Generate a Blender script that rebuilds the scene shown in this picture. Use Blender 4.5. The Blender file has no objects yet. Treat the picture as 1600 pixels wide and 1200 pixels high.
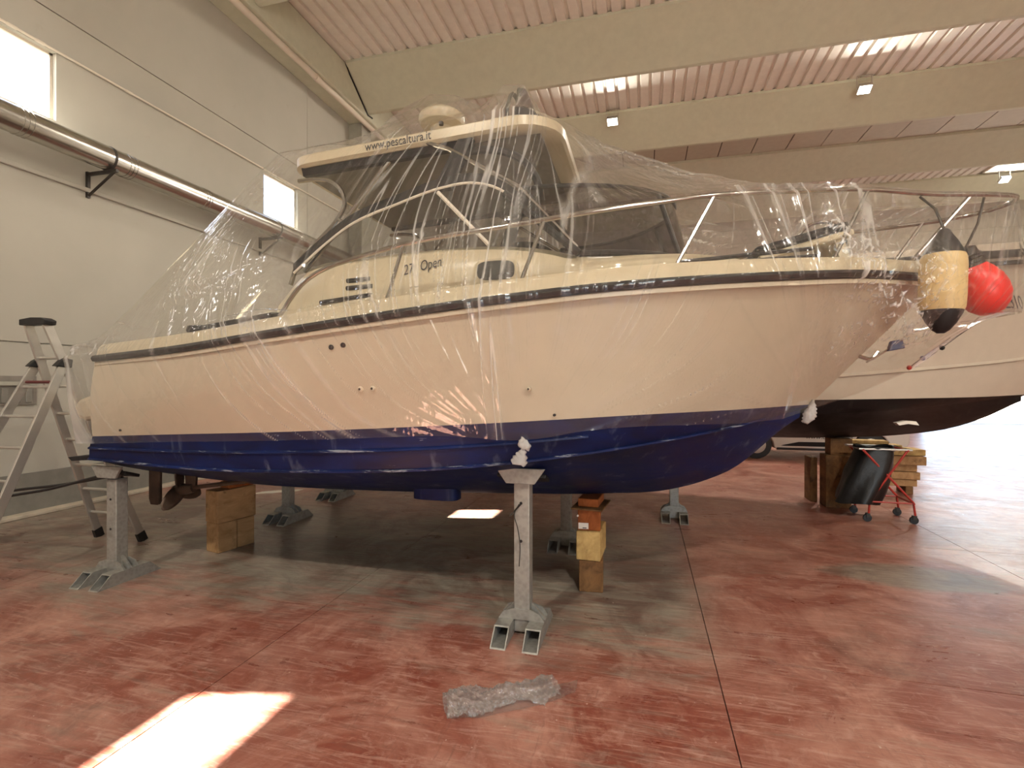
import bpy, math, random
import numpy as np
from mathutils import Vector, Matrix
random.seed(7)
rng = np.random.RandomState(11)
R = math.radians
sc = bpy.context.scene
COL = sc.collection

# ------------------------------------------------------------------ camera
cam_d = bpy.data.cameras.new('camera'); cam = bpy.data.objects.new('camera', cam_d); COL.objects.link(cam)
cam.location = (0, 0, 1.65); cam.rotation_euler = (R(90), 0, math.atan(205 / 790.0))
cam_d.sensor_fit = 'HORIZONTAL'; cam_d.sensor_width = 36.0; cam_d.lens = 36.0 * 790 / 1600; cam_d.clip_start = 0.05; cam_d.clip_end = 300
sc.camera = cam
# ------------------------------------------------------------------ world, sun, exposure
SUN_DIR = Vector((1.0, 0.25, -1.035)).normalized()
w = bpy.data.worlds.new('sky'); sc.world = w; w.use_nodes = True
nt = w.node_tree; bgn = nt.nodes['Background']
sky = nt.nodes.new('ShaderNodeTexSky'); sky.sky_type = 'NISHITA'; sky.sun_disc = False
sky.sun_elevation = R(45); sky.sun_rotation = math.atan2(-SUN_DIR.x, -SUN_DIR.y); sky.air_density = 1.0; sky.dust_density = 2.0
nt.links.new(sky.outputs[0], bgn.inputs['Color']); bgn.inputs['Strength'].default_value = 1.4
sd = bpy.data.lights.new('sun', 'SUN'); sd.energy = 150.0; sd.angle = R(0.7); sd.color = (1.0, 0.93, 0.82)
so = bpy.data.objects.new('sun', sd); COL.objects.link(so); so.location = (-20, -5, 25)
so.rotation_euler = SUN_DIR.to_track_quat('-Z', 'Y').to_euler()
LAMP_W = 430.0
LAMP_COL = (1.0, 0.92, 0.79)
sc.view_settings.view_transform = 'Standard'; sc.view_settings.look = 'None'
sc.view_settings.exposure = 0.0; sc.view_settings.gamma = 1.0; sc.view_settings.use_curve_mapping = False
sc.cycles.use_denoising = True
sc.cycles.max_bounces = 8; sc.cycles.diffuse_bounces = 4; sc.cycles.glossy_bounces = 3; sc.cycles.transparent_max_bounces = 12
sc.cycles.use_adaptive_sampling = True; sc.cycles.adaptive_threshold = 0.025
sc.cycles.sample_clamp_indirect = 8.0

# ------------------------------------------------------------------ materials
MATS = {}
def lin(c):
    return tuple(((x / 255.0) / 12.92 if x / 255.0 <= 0.04045 else ((x / 255.0 + 0.055) / 1.055) ** 2.4) for x in c)
class NT:
    def __init__(s, name):
        s.m = bpy.data.materials.new(name); s.m.use_nodes = True; s.t = s.m.node_tree; s.t.nodes.clear()
        s.out = s.n('ShaderNodeOutputMaterial')
    def n(s, t, **kw):
        nd = s.t.nodes.new(t)
        for k, v in kw.items():
            if k.startswith('_'): setattr(nd, k[1:], v)
            else:
                i = nd.inputs[int(k[1:])] if k[0] == 'i' and k[1:].isdigit() else nd.inputs[k.replace('__', ' ')]
                if hasattr(v, 'is_linked') or isinstance(v, bpy.types.NodeSocket): s.t.links.new(v, i)
                else: i.default_value = v
        return nd
    def l(s, a, b): s.t.links.new(a, b)
    def pos(s, scale=(1, 1, 1), obj=False):
        if obj: src = s.n('ShaderNodeTexCoord').outputs['Object']
        else: src = s.n('ShaderNodeNewGeometry').outputs['Position']
        mp = s.n('ShaderNodeMapping'); s.l(src, mp.inputs['Vector']); mp.inputs['Scale'].default_value = scale
        return mp.outputs[0]
    def noise(s, vec, scale, detail=4, rough=0.55, dist=0.0):
        nd = s.n('ShaderNodeTexNoise', Vector=vec, Scale=scale, Detail=detail, Roughness=rough, Distortion=dist)
        return nd.outputs['Fac']
    def ramp(s, fac, stops):
        nd = s.n('ShaderNodeValToRGB'); s.l(fac, nd.inputs[0]); e = nd.color_ramp.elements
        while len(e) < len(stops): e.new(0.5)
        for k, (p, c) in enumerate(stops):
            e[k].position = p; e[k].color = (c, c, c, 1) if isinstance(c, (int, float)) else (*c, 1)
        return nd.outputs['Color']
    def mix(s, fac, a, b, mode='MIX'):
        nd = s.n('ShaderNodeMix', _data_type='RGBA', _blend_type=mode)
        for v, i in ((fac, 0), (a, 6), (b, 7)):
            if isinstance(v, bpy.types.NodeSocket): s.l(v, nd.inputs[i])
            elif i == 0: nd.inputs[0].default_value = v
            else: nd.inputs[i].default_value = (*v, 1)
        return nd.outputs[2]
    def math(s, op, a, b=0.0, c=0.0, clamp=False):
        nd = s.n('ShaderNodeMath', _operation=op, _use_clamp=clamp)
        for k, v in enumerate((a, b, c)):
            if isinstance(v, bpy.types.NodeSocket): s.l(v, nd.inputs[k])
            else: nd.inputs[k].default_value = v
        return nd.outputs[0]
    def smooth(s, v, a, b):
        nd = s.n('ShaderNodeMapRange', _interpolation_type='SMOOTHSTEP'); s.l(v, nd.inputs[0])
        nd.inputs[1].default_value = a; nd.inputs[2].default_value = b
        return nd.outputs[0]
    def schlick(s, normal=None, f0=0.045, gain=1.0):
        lw = s.n('ShaderNodeLayerWeight', Blend=0.5)
        if normal is not None: s.l(normal, lw.inputs['Normal'])
        return s.math('ADD', s.math('MULTIPLY', s.math('POWER', lw.outputs['Facing'], 4.6), (1 - f0) * gain), f0 * gain, clamp=True)
    def bsdf(s, color, rough=0.5, metal=0.0, spec=0.5, bump=None, bstr=0.2, bdist=0.01, **kw):
        b = s.n('ShaderNodeBsdfPrincipled')
        for v, k in ((color, 'Base Color'), (rough, 'Roughness'), (metal, 'Metallic'), (spec, 'Specular IOR Level')):
            if isinstance(v, bpy.types.NodeSocket): s.l(v, b.inputs[k])
            else: b.inputs[k].default_value = (*v, 1) if isinstance(v, tuple) else v
        for k, v in kw.items(): b.inputs[k.replace('__', ' ')].default_value = v
        if bump is not None:
            bn = s.n('ShaderNodeBump', Strength=bstr, Distance=bdist); s.l(bump, bn.inputs['Height']); s.l(bn.outputs[0], b.inputs['Normal'])
        s.l(b.outputs[0], s.out.inputs[0]); return b

def plain(name, rgb, rough=0.5, metal=0.0, var=0.12, scale=6.0, bstr=0.08, spec=0.5, **kw):
    if name in MATS: return MATS[name]
    N = NT(name); c = lin(rgb); v = N.pos()
    f = N.noise(v, scale, 5)
    dark = tuple(x * (1 - var) for x in c); lite = tuple(min(1, x * (1 + var)) for x in c)
    N.bsdf(N.ramp(f, [(0.3, dark), (0.7, lite)]), rough, metal, spec, bump=N.noise(v, scale * 8, 3), bstr=bstr, bdist=0.004, **kw)
    MATS[name] = N.m; return N.m

def mat_wall():
    N = NT('painted_precast_wall'); v = N.pos()
    f = N.noise(v, 0.6, 5); g = N.noise(v, 3.0, 6, 0.65)
    c = N.mix(N.ramp(f, [(0.35, 0.0), (0.7, 1.0)]), lin((173, 169, 158)), lin((182, 178, 167)))
    c = N.mix(N.ramp(g, [(0.66, 0.0), (0.8, 0.35)]), c, lin((164, 151, 134)))
    N.bsdf(c, 0.75, 0, 0.3, bump=N.noise(v, 60, 3), bstr=0.12, bdist=0.003); MATS['wall'] = N.m
def mat_floor():
    N = NT('worn_red_painted_floor'); v = N.pos()
    va = N.pos((1, 1, 1)); sep = N.n('ShaderNodeSeparateXYZ'); N.l(N.n('ShaderNodeNewGeometry').outputs['Position'], sep.inputs[0])
    X, Y = sep.outputs[0], sep.outputs[1]
    big = N.noise(va, 0.55, 6, 0.6, 0.6); mid = N.noise(va, 2.2, 7, 0.65, 1.2); fine = N.noise(va, 11, 6, 0.7, 0.8)
    st = N.noise(N.pos((0.5, 2.6, 1)), 2.0, 7, 0.7, 1.6)
    sc1 = N.noise(N.pos((0.9, 9.0, 1)), 2.2, 6, 0.72, 2.2); sc2 = N.noise(N.pos((7.0, 1.2, 1)), 2.6, 6, 0.72, 1.8); cl = N.noise(va, 1.25, 8, 0.68, 1.6)
    red = N.mix(N.ramp(mid, [(0.3, 0.0), (0.7, 1.0)]), lin((149, 98, 85)), lin((183, 133, 116)))
    red = N.mix(N.ramp(cl, [(0.42, 0.9), (0.60, 0.0)]), red, lin((130, 66, 51)))
    red = N.mix(N.ramp(sc1, [(0.50, 0.0), (0.68, 0.6)]), red, lin((191, 158, 144)))
    red = N.mix(N.ramp(sc2, [(0.56, 0.0), (0.70, 0.45)]), red, lin((115, 75, 66)))
    red = N.mix(N.ramp(fine, [(0.54, 0.0), (0.75, 0.45)]), red, lin((201, 171, 157)))
    red = N.mix(N.ramp(st, [(0.24, 0.6), (0.42, 0.0)]), red, lin((101, 68, 61)))
    grey = N.mix(N.ramp(mid, [(0.32, 0.0), (0.68, 1.0)]), lin((98, 88, 77)), lin((146, 135, 120)))
    grey = N.mix(N.ramp(sc1, [(0.45, 0.0), (0.66, 0.8)]), grey, lin((160, 152, 138)))
    grey = N.mix(N.ramp(cl, [(0.40, 0.6), (0.54, 0.0)]), grey, lin((84, 58, 50)))
    grey = N.mix(N.ramp(st, [(0.52, 0.0), (0.72, 0.6)]), grey, lin((152, 144, 130)))
    # worn area where boats stand (its own outline), noisy edge
    wob = N.math('MULTIPLY', N.math('SUBTRACT', big, 0.5), 2.6)
    wob2 = N.math('MULTIPLY', N.math('SUBTRACT', st, 0.5), 1.8)
    mx = N.smooth(N.math('ADD', X, N.math('MULTIPLY', wob, 0.35)), 0.65, 0.15)
    my = N.smooth(N.math('ADD', N.math('ADD', Y, wob), wob2), 2.75, 3.75)
    m2 = N.smooth(N.math('ADD', N.math('ADD', Y, wob), wob2), 6.9, 5.4)
    m = N.math('MULTIPLY', N.math('MULTIPLY', mx, my), m2)
    wear = N.ramp(N.math('ADD', N.math('MULTIPLY', st, 0.65), N.math('MULTIPLY', big, 0.35)), [(0.53, 0.0), (0.68, 0.75)])
    # an oval worn patch further right
    dx = N.math('DIVIDE', N.math('SUBTRACT', X, 2.25), 0.75); dy = N.math('DIVIDE', N.math('SUBTRACT', Y, 5.05), 0.32)
    r2 = N.math('ADD', N.math('ADD', N.math('MULTIPLY', dx, dx), N.math('MULTIPLY', dy, dy)), wob2)
    m3 = N.smooth(r2, 1.2, 0.5)
    patchy = N.math('MULTIPLY', m, N.ramp(st, [(0.3, 0.55), (0.55, 1.0)]))
    mm = N.math('MAXIMUM', N.math('MAXIMUM', patchy, N.math('MULTIPLY', m3, 0.85)), wear)
    c = N.mix(mm, red, grey)
    dark = N.ramp(N.noise(va, 0.9, 5, 0.6, 0.9), [(0.60, 0.0), (0.74, 0.5)])
    c = N.mix(dark, c, lin((66, 56, 50)))
    spk = N.ramp(N.noise(va, 38, 2, 0.5), [(0.735, 0.0), (0.76, 0.7)])
    c = N.mix(spk, c, lin((196, 182, 170)))
    rough = N.ramp(N.math('ADD', N.math('MULTIPLY', st, 0.5), N.math('MULTIPLY', mid, 0.5)), [(0.3, 0.22), (0.7, 0.46)])
    N.bsdf(c, rough, 0, 0.55, bump=N.noise(va, 5, 8, 0.7, 0.6), bstr=0.16, bdist=0.012); MATS['floor'] = N.m
def mat_wood(name, a, b):
    N = NT(name); v = N.pos((14, 3, 10)); v2 = N.pos()
    f = N.noise(v, 1.0, 6, 0.6, 0.8); k = N.noise(v2, 9, 3)
    c = N.mix(N.ramp(f, [(0.3, 0.0), (0.7, 1.0)]), lin(a), lin(b))
    c = N.mix(N.ramp(k, [(0.62, 0.0), (0.74, 0.7)]), c, tuple(x * 0.4 for x in lin(a)))
    N.bsdf(c, 0.75, 0, 0.3, bump=f, bstr=0.4, bdist=0.006); MATS[name] = N.m
def mat_galv():
    N = NT('galvanised_steel'); v = N.pos()
    vo = N.n('ShaderNodeTexVoronoi', Vector=v, Scale=34.0); f = N.noise(v, 7, 6, 0.65)
    c = N.mix(N.ramp(vo.outputs['Distance'], [(0.1, 0.0), (0.7, 1.0)]), lin((150, 148, 141)), lin((164, 162, 155)))
    c = N.mix(N.ramp(f, [(0.5, 0.0), (0.75, 0.6)]), c, lin((124, 118, 108)))
    N.bsdf(c, N.ramp(f, [(0.3, 0.42), (0.7, 0.65)]), 0.55, 0.5, bump=f, bstr=0.1, bdist=0.003); MATS['galv'] = N.m
def mat_antifoul(name, base, dark, pale, amt):
    N = NT(name); v = N.pos((1, 1, 3.2)); v2 = N.pos((1.6, 1.6, 14))
    f = N.noise(v, 2.2, 7, 0.65, 0.8); g = N.noise(v2, 2.0, 8, 0.72, 0.6); h = N.noise(N.pos((9, 9, 0.8)), 1.0, 5, 0.6)
    c = N.mix(N.ramp(f, [(0.3, 0.0), (0.7, 1.0)]), lin(dark), lin(base))
    c = N.mix(N.ramp(h, [(0.58, 0.0), (0.75, 0.25)]), c, lin(pale))
    c = N.mix(N.ramp(g, [(amt, 0.0), (amt + 0.035, 0.75)]), c, lin(pale))
    N.bsdf(c, N.ramp(f, [(0.3, 0.42), (0.7, 0.6)]), 0, 0.3, bump=g, bstr=0.15, bdist=0.004); MATS[name] = N.m
def mat_glass(name, tint, gl=0.12, rough=0.03):
    N = NT(name)
    tr = N.n('ShaderNodeBsdfTransparent', Color=(*tint, 1)); g = N.n('ShaderNodeBsdfGlossy', Roughness=rough)
    mx = N.n('ShaderNodeMixShader', i0=N.schlick(), i1=tr.outputs[0], i2=g.outputs[0])
    N.l(mx.outputs[0], N.out.inputs[0]); MATS[name] = N.m
def mat_film(name, haze=0.03, lines=False, f0=0.06):
    N = NT(name)
    kw = {}
    if lines:
        at = N.n('ShaderNodeAttribute', _attribute_name='fold'); hf = N.math('ADD', at.outputs['Fac'], haze, clamp=True)
    else:
        v = N.pos(); hf = N.math('ADD', haze, 0.0); bmp = N.n('ShaderNodeBump', Strength=0.5, Distance=0.012); N.l(N.noise(v, 40, 4, 0.6, 1.2), bmp.inputs['Height']); kw = {'Normal': bmp.outputs[0]}
    tr = N.n('ShaderNodeBsdfTransparent', Color=(0.93, 0.925, 0.915, 1))
    gl = N.n('ShaderNodeBsdfGlossy', Roughness=0.07, **kw); gl.inputs['Color'].default_value = (1, 1, 1, 1)
    df = N.n('ShaderNodeBsdfDiffuse', Color=(0.92, 0.90, 0.87, 1), **kw)
    tl = N.n('ShaderNodeBsdfTranslucent', Color=(0.92, 0.90, 0.87, 1), **kw)
    hz = N.n('ShaderNodeMixShader', i0=0.5, i1=df.outputs[0], i2=tl.outputs[0])
    a = N.n('ShaderNodeMixShader', i0=hf, i1=tr.outputs[0], i2=hz.outputs[0])
    b = N.n('ShaderNodeMixShader', i0=N.schlick(kw.get('Normal'), f0, 1.0), i1=a.outputs[0], i2=gl.outputs[0])
    N.l(b.outputs[0], N.out.inputs[0]); MATS[name] = N.m
def mat_emit(name, col, s):
    N = NT(name); e = N.n('ShaderNodeEmission', Color=(*col, 1), Strength=s); N.l(e.outputs[0], N.out.inputs[0]); MATS[name] = N.m
mat_wall(); mat_floor(); mat_galv()
mat_wood('timber', (148, 110, 72), (186, 148, 104)); mat_wood('timber_pale', (168, 134, 80), (210, 178, 118)); mat_wood('timber_red', (128, 66, 28), (172, 98, 48)); mat_wood('timber_dark', (92, 64, 38), (132, 94, 56))
mat_antifoul('blue_antifouling', (10, 30, 82), (5, 15, 46), (150, 158, 172), 0.665)
mat_antifoul('black_antifouling', (18, 16, 17), (9, 8, 9), (70, 64, 60), 0.80)
mat_glass('clear_glass', (0.95, 0.97, 0.97)); mat_glass('tinted_glass', (0.30, 0.29, 0.28)); mat_glass('side_glass', (0.62, 0.62, 0.60))
mat_film('clear_film', 0.03, True); mat_film('film_scrap', 0.10, f0=0.12)
mat_emit('led_lens', (1.0, 0.93, 0.82), 14.0)
GEL = plain('cream_gelcoat', (198, 184, 156), 0.28, var=0.04, bstr=0.02)
WHT = plain('white_gelcoat', (202, 190, 168), 0.25, var=0.03, bstr=0.02)
WHT2 = plain('white_topside_paint', (182, 170, 154), 0.3, var=0.04, bstr=0.02)
BLK = plain('black_rubber', (26, 25, 26), 0.45)
DRK = plain('dark_paint', (34, 32, 32), 0.6, spec=0.3)
INK = plain('dark_lettering', (44, 44, 52), 0.5)
CHR = plain('stainless_tube', (186, 182, 176), 0.16, metal=1.0, var=0.03, bstr=0.01)
ALU = plain('aluminium', (196, 192, 184), 0.38, metal=0.75, var=0.08)
DUC = plain('stainless_duct', (182, 178, 170), 0.22, metal=0.95, var=0.08, bstr=0.03)
BEAM = plain('painted_concrete_beam', (201, 200, 180), 0.7, var=0.04)
SHEET = plain('painted_corrugated_steel', (236, 231, 222), 0.5, var=0.04)
PANEL = plain('ceiling_panel_paint', (190, 182, 166), 0.6, var=0.04)
PLIN = plain('grey_plinth_paint', (128, 124, 116), 0.65, var=0.12)
COLM = plain('grey_concrete', (164, 162, 150), 0.7, var=0.1)
KERB = plain('pale_concrete', (184, 172, 154), 0.8, var=0.14)
PIPE = plain('white_pipe', (224, 214, 198), 0.4, var=0.03)
STEEL = plain('dark_steel', (66, 62, 58), 0.45, metal=0.6)
BRONZ = plain('weathered_bronze', (84, 68, 56), 0.5, metal=0.5, var=0.4)
REDP = plain('red_frame_paint', (168, 46, 36), 0.4)
REDB = plain('red_vinyl', (226, 40, 34), 0.35, var=0.06)
CRM = plain('cream_vinyl', (214, 186, 132), 0.4, var=0.06)
BAG = plain('black_bag', (14, 14, 15), 0.42, bstr=0.5, scale=10)
PAPER = plain('white_paper', (232, 226, 214), 0.7, var=0.03)
VANW = plain('white_van_paint', (220, 216, 210), 0.25, var=0.02)
GRYP = plain('grey_board', (128, 122, 114), 0.6, var=0.15)
JOINT = plain('dark_joint', (74, 56, 48), 0.9)
NAVY = plain('navy_plastic', (30, 44, 84), 0.4)
OUTG = plain('outdoor_ground', (190, 186, 178), 0.9, var=0.15)
GROOF = plain('roof_slab', (120, 112, 104), 0.9)

# ------------------------------------------------------------------ mesh helpers
ORG = {}
def org(o):
    return ORG.get(o.name, Vector((0, 0, 0)))
def props(o, label=None, cat=None, group=None, kind=None):
    for k, v in (('label', label), ('category', cat), ('group', group), ('kind', kind)):
        if v: o[k] = v
    return o
def thing(name, loc, label, cat, group=None):
    o = bpy.data.objects.new(name, None); COL.objects.link(o); o.location = loc; ORG[o.name] = Vector(loc); o.empty_display_size = 0.1
    return props(o, label, cat, group)
class MB:
    def __init__(s): s.v = []; s.f = []
    def add(s, vs, fs):
        n = len(s.v); s.v += [tuple(p) for p in vs]; s.f += [tuple(i + n for i in f) for f in fs]; return s
    def box(s, lo, hi, rz=0.0, c=None, M=None):
        (x0, y0, z0), (x1, y1, z1) = lo, hi
        vs = [Vector(p) for p in ((x0, y0, z0), (x1, y0, z0), (x1, y1, z0), (x0, y1, z0), (x0, y0, z1), (x1, y0, z1), (x1, y1, z1), (x0, y1, z1))]
        if rz:
            c = Vector(c) if c else (vs[0] + vs[6]) / 2; m = Matrix.Rotation(rz, 3, 'Z'); vs = [m @ (p - c) + c for p in vs]
        if M: vs = [M @ p for p in vs]
        return s.add(vs, [(0, 3, 2, 1), (4, 5, 6, 7), (0, 1, 5, 4), (1, 2, 6, 5), (2, 3, 7, 6), (3, 0, 4, 7)])
    def prism(s, poly, a, b, axis='y'):
        n = len(poly)
        mk = {'x': lambda p, t: (t, p[0], p[1]), 'y': lambda p, t: (p[0], t, p[1]), 'z': lambda p, t: (p[0], p[1], t)}[axis]
        return s.add([mk(p, a) for p in poly] + [mk(p, b) for p in poly], [tuple(range(n)), tuple(range(2 * n - 1, n - 1, -1))] + [(i, (i + 1) % n, n + (i + 1) % n, n + i) for i in range(n)])
    def tube(s, pts, r, n=8, closed=False, caps=True):
        pts = [Vector(p) for p in pts]; m = len(pts); rs = r if isinstance(r, (list, tuple)) else [r] * m
        prev = None; vs = []
        for i, p in enumerate(pts):
            if closed: t = pts[(i + 1) % m] - pts[i - 1]
            else: t = pts[min(i + 1, m - 1)] - pts[max(i - 1, 0)]
            t = t.normalized()
            if prev is None:
                up = Vector((0, 0, 1)) if abs(t.z) < 0.9 else Vector((1, 0, 0)); a = t.cross(up).normalized()
            else:
                a = (prev - t * prev.dot(t)).normalized()
            prev = a; b = t.cross(a)
            vs += [p + (a * math.cos(2 * math.pi * k / n) + b * math.sin(2 * math.pi * k / n)) * rs[i] for k in range(n)]
        fs = []
        for i in range(m if closed else m - 1):
            j = (i + 1) % m
            fs += [(i * n + k, i * n + (k + 1) % n, j * n + (k + 1) % n, j * n + k) for k in range(n)]
        if caps and not closed: fs += [tuple(range(n - 1, -1, -1)), tuple((m - 1) * n + k for k in range(n))]
        return s.add(vs, fs)
    def lathe(s, prof, o, n=20, axis=(0, 0, 1)):
        ax = Vector(axis).normalized(); a = ax.cross(Vector((0, 1, 0)) if abs(ax.y) < 0.9 else Vector((1, 0, 0))).normalized(); b = ax.cross(a); o = Vector(o)
        vs = [o + ax * h + (a * math.cos(2 * math.pi * k / n) + b * math.sin(2 * math.pi * k / n)) * r for r, h in prof for k in range(n)]
        m = len(prof)
        fs = [(i * n + k, i * n + (k + 1) % n, (i + 1) * n + (k + 1) % n, (i + 1) * n + k) for i in range(m - 1) for k in range(n)]
        fs += [tuple(range(n - 1, -1, -1)), tuple((m - 1) * n + k for k in range(n))]
        return s.add(vs, fs)
    def grid(s, rows, wrap=False):
        n = len(rows[0]); vs = [p for r in rows for p in r]; m = len(rows)
        fs = [(i * n + k, i * n + (k + 1) % n, (i + 1) * n + (k + 1) % n, (i + 1) * n + k) for i in range(m - 1) for k in range(n if wrap else n - 1)]
        return s.add(vs, fs)
    def build(s, name, mat, parent=None, smooth=False, bevel=0.0, kind=None, angle=38, base=None):
        off = org(parent) if parent is not None else (Vector(base) if base is not None else Vector((0, 0, 0)))
        me = bpy.data.meshes.new(name); me.from_pydata([(p[0] - off.x, p[1] - off.y, p[2] - off.z) for p in s.v], [], s.f)
        me.materials.append(MATS.get(mat, None) if isinstance(mat, str) else mat); me.update()
        import bmesh
        bm = bmesh.new(); bm.from_mesh(me); bmesh.ops.recalc_face_normals(bm, faces=bm.faces); bm.to_mesh(me); bm.free()
        if smooth: me.shade_smooth(); me.set_sharp_from_angle(angle=R(angle))
        o = bpy.data.objects.new(name, me); COL.objects.link(o)
        if parent is not None: o.parent = parent; ORG[o.name] = off
        else: o.location = off; ORG[o.name] = off
        if bevel:
            b = o.modifiers.new('bevel', 'BEVEL'); b.width = bevel; b.segments = 2; b.limit_method = 'ANGLE'
        if kind: o['kind'] = kind
        return o
def copy_tree(o, parent=None):
    c = o.copy(); COL.objects.link(c)
    if parent is not None: c.parent = parent
    for ch in list(o.children): copy_tree(ch, c)
    return c
def text_part(name, body, size, loc, mat, parent, slope=0.0, extrude=0.001, shear=0.0, wide=1.0, yaw=0.0, tilt=0.0):
    cu = bpy.data.curves.new(name, 'FONT'); cu.body = body; cu.size = size; cu.extrude = extrude; cu.shear = shear; cu.resolution_u = 3
    t = bpy.data.objects.new(name + '_curve', cu); COL.objects.link(t)
    me = bpy.data.meshes.new_from_object(t.evaluated_get(bpy.context.evaluated_depsgraph_get())); bpy.data.objects.remove(t)
    me.materials.clear(); me.materials.append(mat)
    o = bpy.data.objects.new(name, me); COL.objects.link(o); o.parent = parent
    o.location = Vector(loc) - org(parent); o.scale = (wide, 1, 1)
    o.rotation_euler = (Matrix.Rotation(yaw, 3, 'Z') @ Matrix.Rotation(-slope, 3, 'Y') @ Matrix.Rotation(R(90) + tilt, 3, 'X')).to_euler()
    return o
def crom(xs, ys, x):
    xs = np.asarray(xs, float); ys = np.asarray(ys, float); x = np.clip(x, xs[0], xs[-1])
    d = np.gradient(ys, xs); i = np.clip(np.searchsorted(xs, x) - 1, 0, len(xs) - 2); h = xs[i + 1] - xs[i]; t = (x - xs[i]) / h
    return (2 * t**3 - 3 * t**2 + 1) * ys[i] + (t**3 - 2 * t**2 + t) * h * d[i] + (-2 * t**3 + 3 * t**2) * ys[i + 1] + (t**3 - t**2) * h * d[i + 1]
def smoothpath(pts, n=8):
    P = np.array(pts, float); t = np.concatenate([[0], np.cumsum(np.linalg.norm(np.diff(P, axis=0), axis=1))])
    q = np.linspace(0, t[-1], n * (len(P) - 1) + 1)
    return np.stack([crom(t, P[:, k], q) for k in range(3)], 1).tolist()

# ------------------------------------------------------------------ the hall
XL, XR, YF, YB, ZR = -7.5, 16.6, -7.5, 24.9, 9.75
floor = MB().box((XL - 0.3, YF, -0.12), (XR, YB + 0.0, -0.03)).build('floor', JOINT, kind='structure')
slab_me = MB().box((0, 0, -0.03), (2.694, 2.694, 0.0)).build('slab', 'floor', floor)
first = True
for i in range(9):
    for j in range(12):
        o = slab_me if first else slab_me.copy()
        if not first: COL.objects.link(o)
        first = False
        o.location = (-7.69 + 2.7 * i + 0.003, -7.53 + 2.7 * j + 0.003, 0)
# left wall with three windows
WIN = [(-0.17, 0.88), (3.9, 4.95), (8.72, 9.77)]; WZ = (5.12, 6.02)
def holed(mb, x0, x1, y0, y1, z0, z1, holes):
    ys = sorted({y0, y1, *[h for a in holes for h in a if y0 < h < y1]})
    for a, b in zip(ys[:-1], ys[1:]):
        inside = any(h[0] - 1e-6 <= a and b <= h[1] + 1e-6 for h in holes)
        if inside and z0 < WZ[1] and z1 > WZ[0]:
            if z0 < WZ[0]: mb.box((x0, a, z0), (x1, b, WZ[0]))
            if z1 > WZ[1]: mb.box((x0, a, WZ[1]), (x1, b, z1))
        else: mb.box((x0, a, z0), (x1, b, z1))
    return mb
wall_left = holed(MB(), XL - 0.13, XL - 0.03, YF, YB, 0, ZR, WIN).build('wall_left', 'wall', kind='structure')
zr = [0, 2.17, 4.35, 6.54, 8.72, ZR]
for r in range(5):
    for a, b in ((YF, 0.5), (0.5, 10.1), (10.1, 19.7), (19.7, YB)):
        hs = [(max(h[0], a), min(h[1], b)) for h in WIN if h[1] > a and h[0] < b]
        if r == 2 and any(h[0] < 0.5 < h[1] for h in WIN) and b == 0.5: hs = [(WIN[0][0], 0.492)]
        holed(MB(), XL - 0.03, XL, a + 0.008, b - 0.008, zr[r] + 0.008, zr[r + 1] - 0.008, hs if r == 2 else []).build('panel', 'wall', wall_left)
MB().box((XL - 0.001, YF, 0.0), (XL + 0.012, YB, 0.53)).build('baseboard_left', PLIN, kind='structure')
MB().box((XL, YF, 0.0), (XL + 0.16, YB, 0.045)).build('trim_1', KERB, kind='structure', bevel=0.01)
MB().box((XL, YF, 4.315), (XL + 0.045, YB, 4.375)).build('trim_2', 'wall', kind='structure', bevel=0.012)
for k, (a, b) in enumerate(WIN):
    fr = MB()
    for lo, hi in (((a, WZ[0]), (b, WZ[0] + 0.035)), ((a, WZ[1] - 0.035), (b, WZ[1])), ((a, WZ[0]), (a + 0.035, WZ[1])), ((b - 0.035, WZ[0]), (b, WZ[1]))):
        fr.box((XL - 0.12, lo[0], lo[1]), (XL - 0.07, hi[0], hi[1]))
    f = fr.build('window_%d' % (k + 1), PIPE, kind='structure')
    MB().box((XL - 0.09, a + 0.05, WZ[0] + 0.05), (XL - 0.083, b - 0.05, WZ[1] - 0.05)).build('pane', 'clear_glass', f)
# other walls; the back wall has the big doorway
DX0, DX1, DZ = 11.3, 16.3, 4.0
wb = MB().box((XL, YB, 0), (DX0, YB + 0.25, ZR)).box((DX1, YB, 0), (XR, YB + 0.25, ZR)).box((DX0, YB, DZ), (DX1, YB + 0.25, ZR)).build('wall_back', 'wall', kind='structure')
for k in range(14):
    z = 0.62 * k + 0.6; x1 = DX0 - 0.02 if z < DZ else XR
    MB().box((XL, YB - 0.03, z), (x1, YB, z + 0.605)).build('panel', SHEET, wb)
MB().box((XR, YF, 0), (XR + 0.25, YB, ZR)).build('wall_right', 'wall', kind='structure')
EX0, EX1, EZ = 2.5, 7.5, 4.4
MB().box((XL, YF - 0.25, 0), (EX0, YF, ZR)).box((EX1, YF - 0.25, 0), (XR, YF, ZR)).box((EX0, YF - 0.25, EZ), (EX1, YF, ZR)).build('wall_front', 'wall', kind='structure')
MB().box((EX0 - 0.1, YF - 0.28, 0), (EX0, YF + 0.05, EZ)).box((EX1, YF - 0.28, 0), (EX1 + 0.1, YF + 0.05, EZ)).box((EX0, YF - 0.28, EZ), (EX1, YF + 0.05, EZ + 0.1)).build('unseen_door', STEEL, kind='structure')  # unseen doorway behind the camera, added to light the near hull side
MB().box((-60, -100, -0.1), (90, YF - 0.04, -0.005)).build('yard_ground', OUTG, kind='structure')
df = MB().box((DX0 - 0.08, YB - 0.05, 0), (DX0, YB + 0.28, DZ)).box((DX1, YB - 0.05, 0), (DX1 + 0.08, YB + 0.28, DZ)).box((DX0, YB - 0.05, DZ), (DX1, YB + 0.28, DZ + 0.08)).build('door_1', STEEL, kind='structure')
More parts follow.
